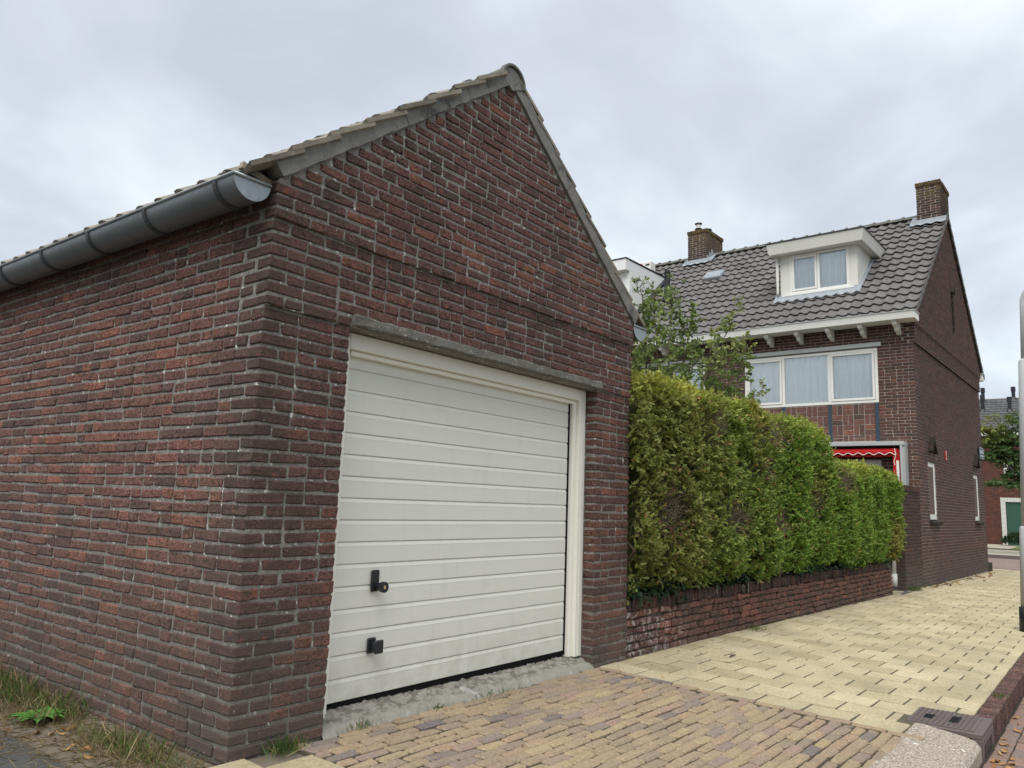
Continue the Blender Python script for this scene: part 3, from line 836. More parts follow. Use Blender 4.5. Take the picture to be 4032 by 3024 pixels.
def bare(s, z):
    f = np.zeros_like(s)
    for cx_, cz_, a, b in BARE: f = np.maximum(f, np.exp(-(((s-cx_)/a)**2 + ((z-cz_)/b)**2)**1.5))
    return f
N = 20500
s = rng.uniform(-.02, 8.95, N); zz = .42 + (htop(s)-.42)*rng.uniform(0, 1, N)
dep = np.abs(rng.normal(0, .07, N)); y = hfront(s, zz) + dep
bf = bare(s, zz); thin = .5 + .5*np.clip(vnoise(s, zz, 4.5, 21), -1, 1)
keep = (rng.uniform(0, 1, N) > bf*1.05) & (rng.uniform(0, 1, N) > np.where(s < 2.8, .72, .38)*(thin > .60))
keep &= zz > .44 + .10*np.clip(vnoise(s, s*0, 2.2, 5), 0, 1)
pf = np.stack([s, y, zz], 1)[keep]; df = np.stack([rng.normal(0, .5, N), -.75+rng.normal(0, .3, N), .45+rng.normal(0, .4, N)], 1)[keep]
N2 = 5200
s2 = rng.uniform(0, 8.9, N2); y2 = rng.uniform(-.06, .75, N2); z2 = htop(s2) - np.abs(rng.normal(0, .05, N2)) - .10*np.clip((-.02-y2)/.1, 0, 1) - .12*np.clip((y2-.55)/.2, 0, 1)
kt = rng.uniform(0, 1, N2) > bare(s2, z2-.02)*.9
pt = np.stack([s2, y2, z2], 1)[kt]; dt = np.stack([rng.normal(0, .4, N2), rng.normal(-.15, .35, N2), .9+rng.normal(0, .25, N2)], 1)[kt]
N3 = 2600                                     # step faces, right end and back
s3 = np.concatenate([rng.normal(8.9, .06, 1500), rng.uniform(0, 8.9, 1100)]); y3 = np.concatenate([rng.uniform(-.0, .7, 1500), rng.normal(.72, .05, 1100)])
z3 = np.concatenate([rng.uniform(.5, 1.75, 1500), rng.uniform(.5, 1.8, 1100)]); d3 = np.stack([np.r_[np.full(1500, .8), np.zeros(1100)]+rng.normal(0, .4, N3), np.r_[np.full(1500, -.1), np.full(1100, .8)]+rng.normal(0, .4, N3), .4+rng.normal(0, .4, N3)], 1)
pall = np.concatenate([pf, pt, np.stack([s3, y3, z3], 1)]); dall = np.concatenate([df, dt, d3])
B, D, Nn, Ls, Ws = sprays(pall, dall, 6, rng.uniform(.05, .11, len(pall)), .041, .0195)
bs, bz = B[:, 0], B[:, 2]
olive = np.clip((3.6-bs)/2.2 + .5*vnoise(bs, bz, 1.6, 31), 0, 1)[:, None]
tint = (1-olive)*np.array([.185, .29, .045]) + olive*np.array([.215, .245, .060])
topf = np.clip(1-(htop(bs)-bz)/.22, 0, 1)[:, None]*(.5+.5*np.clip(vnoise(bs, bz, 5, 33), 0, 1))[:, None]
tint = tint*(1-topf*.62) + topf*.62*np.array([.50, .50, .08])
yl = (np.clip(vnoise(bs, bz, 2.6, 35)-.75, 0, 1)*1.6)[:, None]; tint = tint*(1-yl) + yl*np.array([.34, .30, .08])
rb = (rng.uniform(0, 1, len(bs)) < .035)[:, None]; tint = np.where(rb, np.array([.36, .22, .08]), tint)
br_ = (bare(bs, bz) > .35)[:, None]; tint = np.where(br_ & (rng.uniform(0, 1, (len(bs), 1)) < .4), np.array([.22, .13, .07]), tint)
tint = tint*rng.uniform(.7, 1.3, (len(bs), 1))
big = np.where(bs < 3.2, 1.08, .95); Ls = Ls*big; Ws = Ws*big
tag(leaves_obj('foliage', B, D, Nn, Ls, Ws, tint, 'leaf', hg), kind='stuff')
# inner woody mass: stems and twigs
mb = MB()
for s_ in np.arange(.15, 8.8, .33):
    s_ += rng.normal(0, .05); x = s_; h = float(htop(np.array([s_]))[0]) - .15
    for q in range(3):
        pts = [(x+rng.normal(0, .03), .3+rng.normal(0, .08), .2)]
        for zq in np.linspace(.5, h, 6): pts.append((x + (q-1)*.12*zq/h + rng.normal(0, .04), .22+rng.normal(0, .10), zq))
        mb.tube(pts, list(np.linspace(.02, .005, len(pts))), 5)
mb.build('stems', 'bark', hg)
N4 = 5200
s4 = rng.uniform(0, 8.85, N4); z4 = .5 + (htop(s4)-.55)*rng.uniform(0, 1, N4)
wgt = .30 + bare(s4, z4)*3 + .25*(s4 < 2.4); k4 = rng.uniform(0, 1.8, N4) < wgt; s4, z4 = s4[k4], z4[k4]
p4 = np.stack([s4, hfront(s4, z4)+.16+rng.uniform(0, .08, len(s4)), z4-.05], 1)
d4 = np.stack([rng.normal(0, .55, len(s4)), -.8+rng.normal(0, .3, len(s4)), .5+rng.normal(0, .45, len(s4))], 1)
NB = 1500; ci = rng.integers(0, len(BARE), NB); bb = np.array(BARE)[ci]
s5 = bb[:, 0]+bb[:, 2]*rng.normal(0, .55, NB); z5 = np.minimum(bb[:, 1]+bb[:, 3]*rng.normal(0, .55, NB), htop(s5)-.03)
p5 = np.stack([s5, hfront(s5, z5)+.10, z5], 1); d5 = np.stack([rng.normal(0, .8, NB), -.6+rng.normal(0, .4, NB), .6+rng.normal(0, .5, NB)], 1)
p4 = np.concatenate([p4, p5]); d4 = np.concatenate([d4, d5])
tag(twigs(p4, d4, rng.uniform(.10, .24, len(p4)), .0028).build('twigs', 'twig', hg), kind='stuff')
inner = MB()                                  # dense heart of the hedge, its shade put into the dark colour
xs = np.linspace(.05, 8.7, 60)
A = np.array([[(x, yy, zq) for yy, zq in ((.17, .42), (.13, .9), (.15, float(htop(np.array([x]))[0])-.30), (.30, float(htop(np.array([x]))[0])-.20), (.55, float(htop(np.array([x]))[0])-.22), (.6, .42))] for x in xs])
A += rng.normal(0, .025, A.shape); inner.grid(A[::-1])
G('hedge_heart_shade').fin((.05, .06, .022), .95, .05); inner.build('inner_growth_shade', 'hedge_heart_shade', hg)

# ivy trailing over the coping
iv = thing('ivy', 'dark green ivy trailing between the hedge and the wall coping', 'ivy', (XE+.004, .012, 0), AR)
cs = np.concatenate([rng.normal(c, w, n) for c, w, n in ((.10, .08, 60), (.62, .20, 170), (2.3, .35, 120), (4.4, .3, 110), (6.2, .35, 110), (7.9, .25, 120))])
cs = np.clip(cs, .02, 8.6); n = len(cs)
pz = .445 + np.abs(rng.normal(0, .045, n)) - .09*(rng.uniform(0, 1, n) < .10); py = -.03 + rng.uniform(-.01, .14, n) - .02*(pz < .43)
tag(leaves_obj('foliage', np.stack([cs, py, pz], 1), np.stack([rng.normal(0, .6, n), -.5+rng.normal(0, .3, n), rng.normal(-.35, .5, n)], 1),
    np.stack([rng.normal(0, .3, n), np.full(n, -.8), .6+rng.normal(0, .3, n)], 1), rng.uniform(.04, .07, n), rng.uniform(.035, .06, n),
    np.array([.018, .045, .016])*rng.uniform(.6, 1.8, (n, 1)), 'leaf', iv), kind='stuff')
mb = MB()
for c in (.4, 1.2, 2.5, 4.2, 5.3, 6.6, 7.9): mb.tube([(c-.4, .10, .446), (c, .03, .452), (c+.35, .07, .446)], .004, 5)
mb.build('stem', 'bark', iv)

# ------------------------------------------------------------------ garden shrub-tree behind the hedge
tr_o = thing('garden_tree', 'slender leafy shrub with upright shoots rising behind the tall hedge', 'tree', (7.6, 1.5, .05))
def tpt(px, py, dy_=0): return ray_to((px, py), (0, 1.5+dy_, 0), (0, 1, 0)) - np.array([7.6, 1.5, .05])
shoots = [[(2560, 1700), (2545, 1430), (2535, 1260), (2522, 1105)], [(2600, 1700), (2585, 1400), (2580, 1250), (2572, 1150)],
          [(2620, 1700), (2630, 1400), (2640, 1240), (2662, 1105)], [(2660, 1700), (2690, 1420), (2715, 1300), (2735, 1225)],
          [(2700, 1700), (2780, 1480), (2830, 1380), (2868, 1300), (2905, 1180)], [(2720, 1720), (2830, 1500), (2900, 1400), (2935, 1330)],
          [(2760, 1740), (2860, 1600), (2920, 1480), (2948, 1370)], [(2790, 1760), (2890, 1640), (2950, 1590), (3010, 1520)],
          [(2760, 1760), (2800, 1600), (2790, 1480), (2800, 1290)], [(2520, 1700), (2500, 1500), (2492, 1400), (2488, 1310)], [(2540, 1720), (2620, 1560), (2700, 1480), (2760, 1400)],
          [(2640, 1740), (2700, 1640), (2820, 1600), (2880, 1540)], [(2520, 1700), (2560, 1560), (2640, 1500), (2660, 1380)]]
mb = MB(); SP = []; SD = []
for i, sh in enumerate(shoots):
    dd = rng.uniform(-.4, .4)
    pts = [np.array([rng.normal(0, .12), rng.normal(0, .12), 0.0])] + [tpt(px, py, dd*(k+1)/len(sh)) for k, (px, py) in enumerate(sh)]
    tt = np.linspace(0, 1, 26); idx = tt*(len(pts)-1); fine = []
    P_ = np.array(pts)
    for q in idx:
        j = min(int(q), len(pts)-2); f = q-j; f2 = f*f*(3-2*f); fine.append(P_[j]*(1-f)+P_[j+1]*f + rng.normal(0, .012, 3))
    mb.tube(fine, list(np.linspace(.018, .0035, 26)), 5)
    for k in range(7, 26):
        fr_ = k/25; nside = 4 if fr_ < .85 else 2
        for q in range(nside):
            d = rng.normal(0, 1, 3)*(1, 1, .6) + (0, 0, .35); d /= np.linalg.norm(d)
            ln = rng.uniform(.10, .34)*(1.15-fr_*.85)
            a = np.array(fine[k]); b = a + d*ln; mb.tube([a, (a+b)/2+rng.normal(0, .01, 3), b], [.004, .003, .0015], 3, False)
            for w in np.linspace(.35, 1, 3): SP.append(a+(b-a)*w); SD.append(d+rng.normal(0, .3, 3))
mb.build('trunk', 'bark', tr_o)
SP = np.array(SP); SD = np.array(SD)
B, D, Nn, Ls, Ws = sprays(SP, SD, 3, np.full(len(SP), .07), .052, .036)
hz = np.clip(vnoise(B[:, 0], B[:, 2], 3, 41), 0, 1)[:, None]
tint = (np.array([.175, .235, .065])*(1-hz) + hz*np.array([.27, .30, .09]))*rng.uniform(.6, 1.35, (len(B), 1))
tag(leaves_obj('crown', B, D, Nn, Ls, Ws, tint, 'leaf', tr_o), kind='stuff')

# ------------------------------------------------------------------ house
H0 = (14.2996, -.2614, 0)
hs = thing('house', 'dark brick semi-detached house with grey pantile roof, dormers and two chimneys', 'house', H0, AR)
MH = np.array(Matrix.Translation(H0) @ Matrix.Rotation(AR, 4, 'Z'))
HD, HL = 7.5, 10.5                            # depth along the street, length along the garden
RS, RZ0 = .817, 5.30                          # roof: z = RZ0 + RS*u
def hloc(px, pt, n):
    """photo pixel on a plane given in house coordinates"""
    Rm = MH[:3, :3]; w = ray_to(px, Rm @ np.asarray(pt, float) + MH[:3, 3], Rm @ np.asarray(n, float)); return Rm.T @ (w - MH[:3, 3])
wz = lambda u: RZ0 - .17 + RS*min(u, HD-u)
def dv(z): return 0 if z < 4.55 else (-.03 if z < 4.90 else -.06)
core = MB()
WG = [(.80, 1.53, 1.10, 2.28), (5.92, 6.64, 1.10, 2.28)]
for a, b in zip([.008, .80, 1.53, 5.92, 6.64], [.80, 1.53, 5.92, 6.64, HD-.01]):
    if any(w[0] < (a+b)/2 < w[1] for w in WG): core.box(a, b, .008, .25, -.4, 1.10).box(a, b, .008, .25, 2.28, 4.535)
    else: core.box(a, b, .008, .25, -.4, 4.535)
core.box(.008, HD-.01, -.022, .25, 4.536, 4.912)
core.prism([(.008, 4.913), (HD-.01, 4.913), (HD-.01, wz(HD)), (HD/2, wz(HD/2)), (.008, wz(0))], 1, -.052, .25)
# garden front in pieces around the openings
WIN = [(.66, 3.40, 3.39, 4.50), (4.35, 6.05, 3.39, 4.50), (.66, 1.9, -.4, 2.25)]
PAN = (.66, 3.40, 2.62, 3.39)
cuts_v = sorted({.25, HL, .66, 3.40, 4.35, 6.05, 1.9}); cuts_z = sorted({-.4, 5.15, 3.39, 4.50, 2.25})
for a, b in zip(cuts_v[:-1], cuts_v[1:]):
    for c, d in zip(cuts_z[:-1], cuts_z[1:]):
        m_, n_ = (a+b)/2, (c+d)/2
        if any(w[0] < m_ < w[1] and w[2] < n_ < w[3] for w in WIN): continue
        core.box(.008, .25, a, b, c, d)
core.build('wall', 'mortar_house', hs)
MB().box(HD-.25, HD-.008, .25, HL, -.4, 5.1).build('back_wall', 'brick_far', hs)
MB().box(.26, HD-.26, HL-.2, HL, -.4, 5.1).build('end_wall', 'brick_far', hs)
pcs = []
WG = [(.80, 1.53, 1.10, 2.28), (5.92, 6.64, 1.10, 2.28)]
nr = int((wz(HD/2)+.1)/C_)
for k in range(-2, nr):
    z = k*C_; zc_ = z+BH/2
    # gable
    a, b = 0, HD
    if z + BH > wz(0): a = (z+BH-wz(0)+.01)/RS; b = HD - a
    segs = [(a, b)]
    for (w0, w1, w2, w3) in WG:
        if w2 - .03 < zc_ < w3:
            segs = [q for (p0, p1) in segs for q in ((p0, min(p1, w0)), (max(p0, w1), p1)) if q[1]-q[0] > .02] if True else segs
    for (p0, p1) in segs:
        first = (.207 if k % 2 == 0 else .1) if p0 == 0 else rng.uniform(.08, .2)
        for i, (p, q) in enumerate(row(p0, p1, first)):
            D = .1 if not (i == 0 and p0 == 0 and k % 2) else .2
            pcs.append((((p+q)/2, dv(zc_)+D/2+rng.normal(0, .001), zc_), (q-p, D, BH), (0, 0, 0), 'brick_house_gable'))
    # garden front
    if z < 5.05:
        segs = [((.1 if k % 2 == 0 else .2)+JT, HL)]
        for (w0, w1, w2, w3) in WIN+[PAN]:
            if w2 - .02 < zc_ < w3 + .02:
                segs = [q for (p0, p1) in segs for q in ((p0, min(p1, w0)), (max(p0, w1), p1)) if q[1]-q[0] > .02]
        for (p0, p1) in segs:
            for (p, q) in row(p0, p1, None, .25):
                pcs.append(((.05+rng.normal(0, .0012), (p+q)/2, zc_), (.1, q-p, BH), (0, 0, 0), 'brick_house_facade'))
lay(pcs, 'brick', hs, 300, .004, .0008, 3, cheap=True, M=MH)
# basket-weave brick panels under the window, dark posts between
pn = MB().box(.001, .0075, .665, 3.395, 2.6, 3.386).build('brick_panel', 'mortar_house', hs)
pcs = []
for (p0, p1) in ((.735, 1.565), (1.64, 2.51), (2.585, 3.33)):
    n = 4; cw = (p1-p0)/n; kk = 0
    z = 3.375
    while z > 2.64:
        for i in range(n):
            v0 = p0+i*cw; zl = max(z-cw, 2.63)
            if (i+kk) % 2: pcs += [((.024, v0+cw*(.25+.5*j), (z+zl)/2), (.06, cw/2-.012, z-zl-.012), (0, 0, 0), 'brick_house_panel') for j in (0, 1)]
            else:
                for j in (0, 1):
                    za, zb = z-(z-zl)*j/2, z-(z-zl)*(j+1)/2; pcs.append(((.024, v0+cw/2, (za+zb)/2), (.06, cw-.012, za-zb-.012), (0, 0, 0), 'brick_house_panel'))
        z -= cw; kk += 1
lay(pcs, 'brick', pn, 120, .004, .0008, 3, M=MH)
for v in (.70, 1.60, 2.55, 3.37): MB().cb(-.025, .05, v-.035, v+.035, 2.60, 3.386).build('panel_post', 'blue_post', hs)

def window(parent, v0, v1, z0, z1, lights, u=.0, fw_=.055, deep=.10, mat='white_plastic', name='window', sill=False):
    """window in a facade that faces -u; lights: list of (a, b, has_sash)"""
    f = MB(); f.cb(u, u+deep, v0, v1, z0, z0+fw_).cb(u, u+deep, v0, v1, z1-fw_, z1).cb(u, u+deep, v0, v0+fw_, z0+fw_+.0005, z1-fw_-.0005).cb(u, u+deep, v1-fw_, v1, z0+fw_+.0005, z1-fw_-.0005)
    for (a, b, s_) in lights[:-1]: f.cb(u+.002, u+deep, b-fw_/2, b+fw_/2, z0+fw_+.0005, z1-fw_-.0005)
    fo = f.build(name, mat, parent)
    for i, (a, b, s_) in enumerate(lights):
        p0 = a + (fw_ if i == 0 else fw_/2); p1 = b - (fw_ if i == len(lights)-1 else fw_/2); q0, q1 = z0+fw_, z1-fw_
        if s_:
            t = .05; sm = MB(); sm.cb(u-.012, u+.05, p0+.004, p1-.004, q0+.004, q0+t).cb(u-.012, u+.05, p0+.004, p1-.004, q1-t, q1-.004)
            sm.cb(u-.012, u+.05, p0+.004, p0+t, q0+t+.0005, q1-t-.0005).cb(u-.012, u+.05, p1-t, p1-.004, q0+t+.0005, q1-t-.0005); sm.build('sash', mat, fo)
            p0 += t; p1 -= t; q0 += t; q1 -= t
        MB().box(u+.03, u+.036, p0-.004, p1+.004, q0-.004, q1+.004).build('pane', 'glass', fo)
        n = 90; vv = np.linspace(p0-.03, p1+.03, n); ph = rng.uniform(0, 6); amp = .04
        wv = amp*np.sin(vv*2*math.pi/.12 + 1.5*np.sin(vv*5+ph)+ph) + .01*np.sin(vv*2*math.pi/.047)
        A = np.array([[(u+.105+wv[k]*(.6+.4*(1-t)), vv[k], q0-.03+(q1-q0+.06)*t) for t in (0, .5, 1)] for k in range(n)])
        MB().grid(A).build('curtain', 'curtain', fo, True)
    return fo
window(hs, .66, 3.40, 3.39, 4.49, [(.66, 1.60, True), (1.60, 2.55, False), (2.55, 3.40, True)], u=-.012)
window(hs, 4.35, 6.05, 3.39, 4.49, [(4.35, 5.2, True), (5.2, 6.05, False)], u=.0)
MB().box(.6, .7, .4, 6.5, 2.6, 4.9).build('painted_room_dark', 'room_dark_paint', hs)  # dark sheet painted as the unlit rooms behind the garden windows
MB().cb(-.055, .02, .58, 3.50, 4.515, 4.60).build('window_head', 'trim_grey', hs)
MB().cb(-.05, .02, 4.3, 6.15, 4.515, 4.60).build('window_head', 'trim_grey', hs)
# gable windows
for (w0, w1, w2, w3) in WG:
    f = MB(); t = .10
    f.cb(w0+.002, w1-.002, .022, .17, w3-t, w3-.002).cb(w0+.002, w1-.002, .022, .17, w2+.03, w2+.03+t).cb(w0+.002, w0+t, .022, .17, w2+.1255, w3-t-.0005).cb(w1-t, w1-.002, .022, .17, w2+.1255, w3-t-.0005)
    fo = f.build('window', 'white_plastic', hs)
    MB().box(w0+t-.005, w1-t+.005, .028, .034, w2+.12, w3-t+.005).build('pane', 'glass', fo)
    MB().box(w0-.1, w1+.1, .26, .30, w2-.2, w3+.2).build('painted_room_dark', 'room_dark_paint', fo)  # dark sheet painted as the unlit room behind the gable pane
    MB().box(w0+t, w1-t, .06, .07, w2+.45, w2+.58).build('blind_rail', 'trim_grey', fo)
    A = rot(boxv(w1-w0+.10, .20, .055), rad(12))+[(w0+w1)/2, .02, w2-.018]
    MB().add(A, BOXF).build('sill', 'brick_dark', hs)
    for sg in (-1, 1):                        # small brick gablet above the window
        cxm = (w0+w1)/2; V = rot(boxv(.40, .10, .062), 0, -sg*rad(-50)) + [cxm+sg*.125, .0-.028, 2.62]
        MB().add(V, BOXF).build('gablet_brick', 'brick_dark', hs)
# vertical slit motif high in the gable
ms_ = MB()
for k in range(15): ms_.cb(3.86, 3.96, -.095, -.03, 5.50+k*C_, 5.50+k*C_+BH)
ms_.build('slit_bricks', 'brick_dark', hs)
for sg in (-1, 1): MB().add(rot(boxv(.20, .08, .06), 0, sg*rad(58)) + [3.91+sg*.055, -.085, 6.50], BOXF).build('gablet_brick', 'brick_dark', hs)
# brick pier / screen wall continuing the gable to the garden gate
pr = MB().box(-1.322, -.004, .01, .32, -.4, 1.70).build('screen_wall', 'mortar_dark', hs)
pcs = []
for k in range(-2, 26):
    z = k*C_; 
    for i, (p, q) in enumerate(row(-1.33, -.012, .207 if k % 2 else .1)): pcs.append((((p+q)/2, .05, z+BH/2), (q-p, .1, BH), (0, 0, 0), 'brick_pier'))
    for (p, q) in ((.112, .207), (.218, .33)) if k % 2 else ((.112, .33),): pcs.append(((-1.28, (p+q)/2, z+BH/2), (.1, q-p, BH), (0, 0, 0), 'brick_pier'))
x = -1.335
while x < -.04: pcs.append(((x+.03, .16, 1.678), (.052, .345, .10), (0, 0, 0), 'brick_pier')); x += .062
lay(pcs, 'brick', pr, 200, .005, .001, 4, M=MH)
MB().box(HD+.0, HD+.55, -.01, .25, -.4, .05).build('plinth_step', 'brick_dark', hs)
MB().box(-2.35, -1.34, -.1, .8, -.4, -.095).build('gate_step', 'slab_grey', hs)
# roof
uE = -.36; q = math.atan(RS); ty = np.array([math.cos(q), 0, math.sin(q)]); tz = np.array([-math.sin(q), 0, math.cos(q)])
Ls_ = (HD/2 - uE)/math.cos(q); NR = 16; LT = (Ls_-.03)/NR; TW = .212; NC = 51
DF, DV0, DV1 = .85, 1.20, 2.88                # dormer front and sides
def skip(c):
    u, v, z = c
    return (u > DF-.05 and DV0-.03 < v < DV1+.03 and u < 2.35) or (u > .78 and v > 6.80 and u < 2.7 and v < 9.6)
o = np.array([uE, -.10+NC*TW, RZ0+RS*uE-.055])
roofA = MB()
A = np.array([[(u, v, RZ0+RS*u-.06) for u in (uE+.1, HD/2)] for v in (-.03, HL)]); roofA.grid(A, (0, 0, -.08))
rfo = roofA.build('roof', 'wood_old', hs)
tile_field(rfo, 'roof_tile', o, np.array([0, -1., 0]), ty, tz, NC, NR, TW, LT, 'roof_tile', MH, skip, 300, .07, .042, .017, .052, .5)
ty2 = ty*(-1, 1, 1); tz2 = tz*(-1, 1, 1); o = np.array([HD-uE, -.09, RZ0+RS*uE-.055])
rb_ = MB().grid(np.array([[(HD-u, v, RZ0+RS*u-.06) for u in (HD/2, uE+.1)] for v in (-.03, HL)]), (0, 0, -.08)).build('roof_slope', 'wood_old', hs)
tile_field(rb_, 'roof_tile', o, np.array([0, 1., 0]), ty2, tz2, 8, NR, TW, LT, 'roof_tile', MH, None, 40, .07)
MB().grid(np.array([[(HD-u, v, RZ0+RS*u+.01) for u in (HD/2, uE)] for v in (8*TW-.1, HL)]), (0, 0, -.03)).build('roof_sheet', 'roof_tile', rb_)
# verge: side lips of the last tile column
for j in range(NR):
    a = np.array([uE, -.112, RZ0+RS*uE-.05]) + ty*(j*LT); V = []
    for (s_, h_) in ((0, .05), (LT+.05, .015), (LT+.05, -.09), (0, -.055)): V.append(a+ty*s_+tz*h_)
    V = np.array(V); V2 = V+[0, .018, 0]
    MB().add(np.concatenate([V, V2]), [[0, 1, 2, 3], [7, 6, 5, 4], [0, 4, 5, 1], [1, 5, 6, 2], [2, 6, 7, 3], [3, 7, 4, 0]]).build('verge_tile', 'roof_tile', rfo)
    V[:, 0] = HD-V[:, 0]; V2[:, 0] = HD-V2[:, 0]
    MB().add(np.concatenate([V, V2]), [[3, 2, 1, 0], [4, 5, 6, 7], [1, 5, 4, 0], [2, 6, 5, 1], [3, 7, 6, 2], [0, 4, 7, 3]]).build('verge_tile', 'roof_tile', rb_)
zr = RZ0+RS*HD/2
v = .50; first = True
while v < HL:
    mb = MB(); A = np.array([[(HD/2+r*math.sin(t), vv, zr-.035+r*math.cos(t)) for t in np.linspace(-1.45, 1.45, 9)] for vv, r in ((v, .128), (v+.05, .130), (v+.06, .108), (v+.345, .102))])
    mb.grid(A[:, ::-1]); 
    if not (5.85 < v+.17 < 6.5): mb.build('ridge_tile', 'ridge_tile', rfo, True)
    v += .335
# chimneys
def chimney(u0, u1, v0, v1, zb, zt, name):
    co = MB().box(u0+.008, u1-.008, v0+.008, v1-.008, zb, zt-.02).build(name, 'mortar_house', hs)
    pcs = []; k = 0; z = zt-.112
    while z > zb:
        ex = .0
        for i, (p, q_) in enumerate(row(v0, v1, .207 if k % 2 else .1)): pcs.append(((u0+.05, (p+q_)/2, z-BH/2), (.1, q_-p, BH), (0, 0, 0), 'brick_chimney')); 
        for side in (v0+.05, v1-.05):
            for (p, q_) in row(u0+.1+JT, u1, None): pcs.append((((p+q_)/2, side, z-BH/2), (q_-p, .1, BH), (0, 0, 0), 'brick_chimney'))
        z -= C_; k += 1
    e = .018; n = int((v1-v0+2*e)/.062)
    for i in range(n): pcs.append(((u0+.1-e, v0-e+(i+.5)*(v1-v0+2*e)/n, zt-.05), (.21, (v1-v0+2*e)/n-.008, .102), (0, 0, 0), 'brick_chimney'))
    m = int((u1-u0-.2)/.062)
    for side in (v0+.1-e, v1-.1+e):
        for i in range(m): pcs.append(((u0+.21+(i+.5)*(u1-u0-.21+e)/m, side, zt-.05), ((u1-u0-.21+e)/m-.008, .21, .102), (0, 0, 0), 'brick_chimney'))
    lay(pcs, 'brick', co, 160, .005, .001, 4, M=MH)
    # lead: apron in front and stepped sides
    zf = RZ0+RS*u0
    ap_ = MB(); nv = 16; A = []
    for i in range(nv):
        vv = v0-.10+(v1-v0+.2)*i/(nv-1); wv = .014*math.sin(vv*2*math.pi/TW)
        A.append([(u0-.005, vv, zf+.16), (u0-.02, vv, zf+.075+wv*.3), (u0-.12, vv, zf-RS*.12+.10+wv)])
    ap_.grid(np.array(A), (0, 0, -.006)); lo = ap_.build('lead_apron', 'lead', co)
    for sv, sg in ((v0, -1), (v1, 1)):
        if sv < .0: continue
        for i in range(3):
            ua = u0+i*.14; 
            if ua > HD/2-.05: continue
            MB().box(ua, ua+.13, *(sorted((sv+sg*.002, sv+sg*.008))), RZ0+RS*ua-.02, RZ0+RS*ua+.25).build('lead_step', 'lead', co)
        A = np.array([[(u, sv+sg*w, RZ0+RS*u+.075+.02*w) for w in (.0, .08, .16)] for u in (u0-.06, HD/2)])
        MB().grid(A if sg > 0 else A[::-1], (0, 0, -.006)).build('lead_gutter', 'lead', co)
    return co
c1 = chimney(3.30, 4.30, -.040, .475, 7.4, 9.07, 'chimney')
def cowl(parent, u, v, z, r, h, mat='black_plastic'):
    mb = MB(); mb.tube([(u, v, z-.15), (u, v, z+h)], r*.6, 12); mb.tube([(u, v, z+h), (u, v, z+h+.02), (u, v, z+h+.035)], [r, r*.98, r*.6], 16)
    mb.build('cowl', mat, parent)
cowl(c1, 3.75, .25, 9.07, .15, .03)
c2 = chimney(3.37, 4.45, 5.88, 6.46, 7.5, 9.08, 'chimney')
mb = MB().tube([(3.52, 6.2, 9.0), (3.52, 6.2, 9.16)], .035, 12).tube([(3.52, 6.2, 9.19), (3.52, 6.2, 9.31)], .065, 14); mb.build('flue', 'white_plastic', c2)
mb = MB().tube([(3.52, 6.2, 9.15), (3.52, 6.2, 9.17), (3.52, 6.2, 9.195)], [.10, .105, .06], 16).tube([(3.52, 6.2, 9.31), (3.52, 6.2, 9.33), (3.52, 6.2, 9.345)], [.105, .105, .06], 16); mb.build('flue_disc', 'black_plastic', c2)
cowl(c2, 3.72, 6.02, 9.10, .13, .05); cowl(c2, 4.2, 6.05, 9.06, .11, .06)
# skylight
pA = hloc((2810, 1078), (0, 0, RZ0+.12), (-RS, 0, 1)); su, sv = pA[0], pA[1]
R3 = np.array([ty, [0, 1, 0], tz]).T
sk = MB().add((cbox(.42, .50, .10, .008) @ R3.T) + [su, sv, RZ0+RS*su+.065], CBF).build('skylight', 'lead', rfo)
MB().add((boxv(.37, .45, .012) @ R3.T) + np.array([su, sv, RZ0+RS*su+.065]) + tz*.052, BOXF).build('pane', 'lead', sk)
# dormer 1
zd0 = RZ0+RS*DF
dm = MB(); zt = 7.0; 
ub = (zt-RZ0)/RS
for a, b in ((DV0, DV0+.03), (DV1-.03, DV1)): dm.prism([(DF, zd0-.05), (ub+.05, zt), (DF, zt)], 1, a, b)
dm.box(DF, DF+.05, DV0+.0305, 1.375, zd0-.05, zt).box(DF, DF+.05, 2.67, DV1-.0305, zd0-.05, zt).box(DF, DF+.05, 1.3755, 2.6695, zd0-.05, 6.08)
do = dm.build('dormer', 'dormer_paint', hs)
fa = MB(); uf = DF-.24; ubk = (7.25-RZ0)/RS+.06
V = []
for (zz, g0) in ((7.0, .0), (7.245, .05)):
    V += [(uf-g0, DV0-.17-g0, zz), (ubk, DV0-.17-g0, zz), (ubk, DV1+.17+g0, zz), (uf-g0, DV1+.17+g0, zz)]
fa.add(V, [[3, 2, 1, 0], [4, 5, 6, 7], [0, 1, 5, 4], [1, 2, 6, 5], [2, 3, 7, 6], [3, 0, 4, 7]]); fa.build('dormer_roof', 'dormer_paint', do)
MB().box(uf-.065, ubk+.05, DV0-.235, DV1+.235, 7.247, 7.272).build('roof_edge', 'black_plastic', do)
window(do, 1.3755, 2.6695, 6.08, 6.992, [(1.3755, 2.03, False), (2.03, 2.6695, True)], u=DF-.006, fw_=.055, deep=.055, mat='white_plastic')
MB().cb(DF-.05, DF-.007, DV0+.08, DV1-.04, 6.03, 6.078).build('window_sill', 'white_plastic', do)
MB().box(DF+.4, DF+.45, DV0+.05, DV1-.05, 5.9, 6.96).build('painted_room_dark', 'room_dark_paint', do)  # dark sheet painted as the unlit dormer room
MB().tube([(DF-.03, DV1+.06, 6.97), (DF-.03, DV1+.06, 6.12), (DF-.06, DV1+.05, 6.08)], .035, 10).build('downpipe', 'dormer_paint', do, True)
nv = 60; A = []
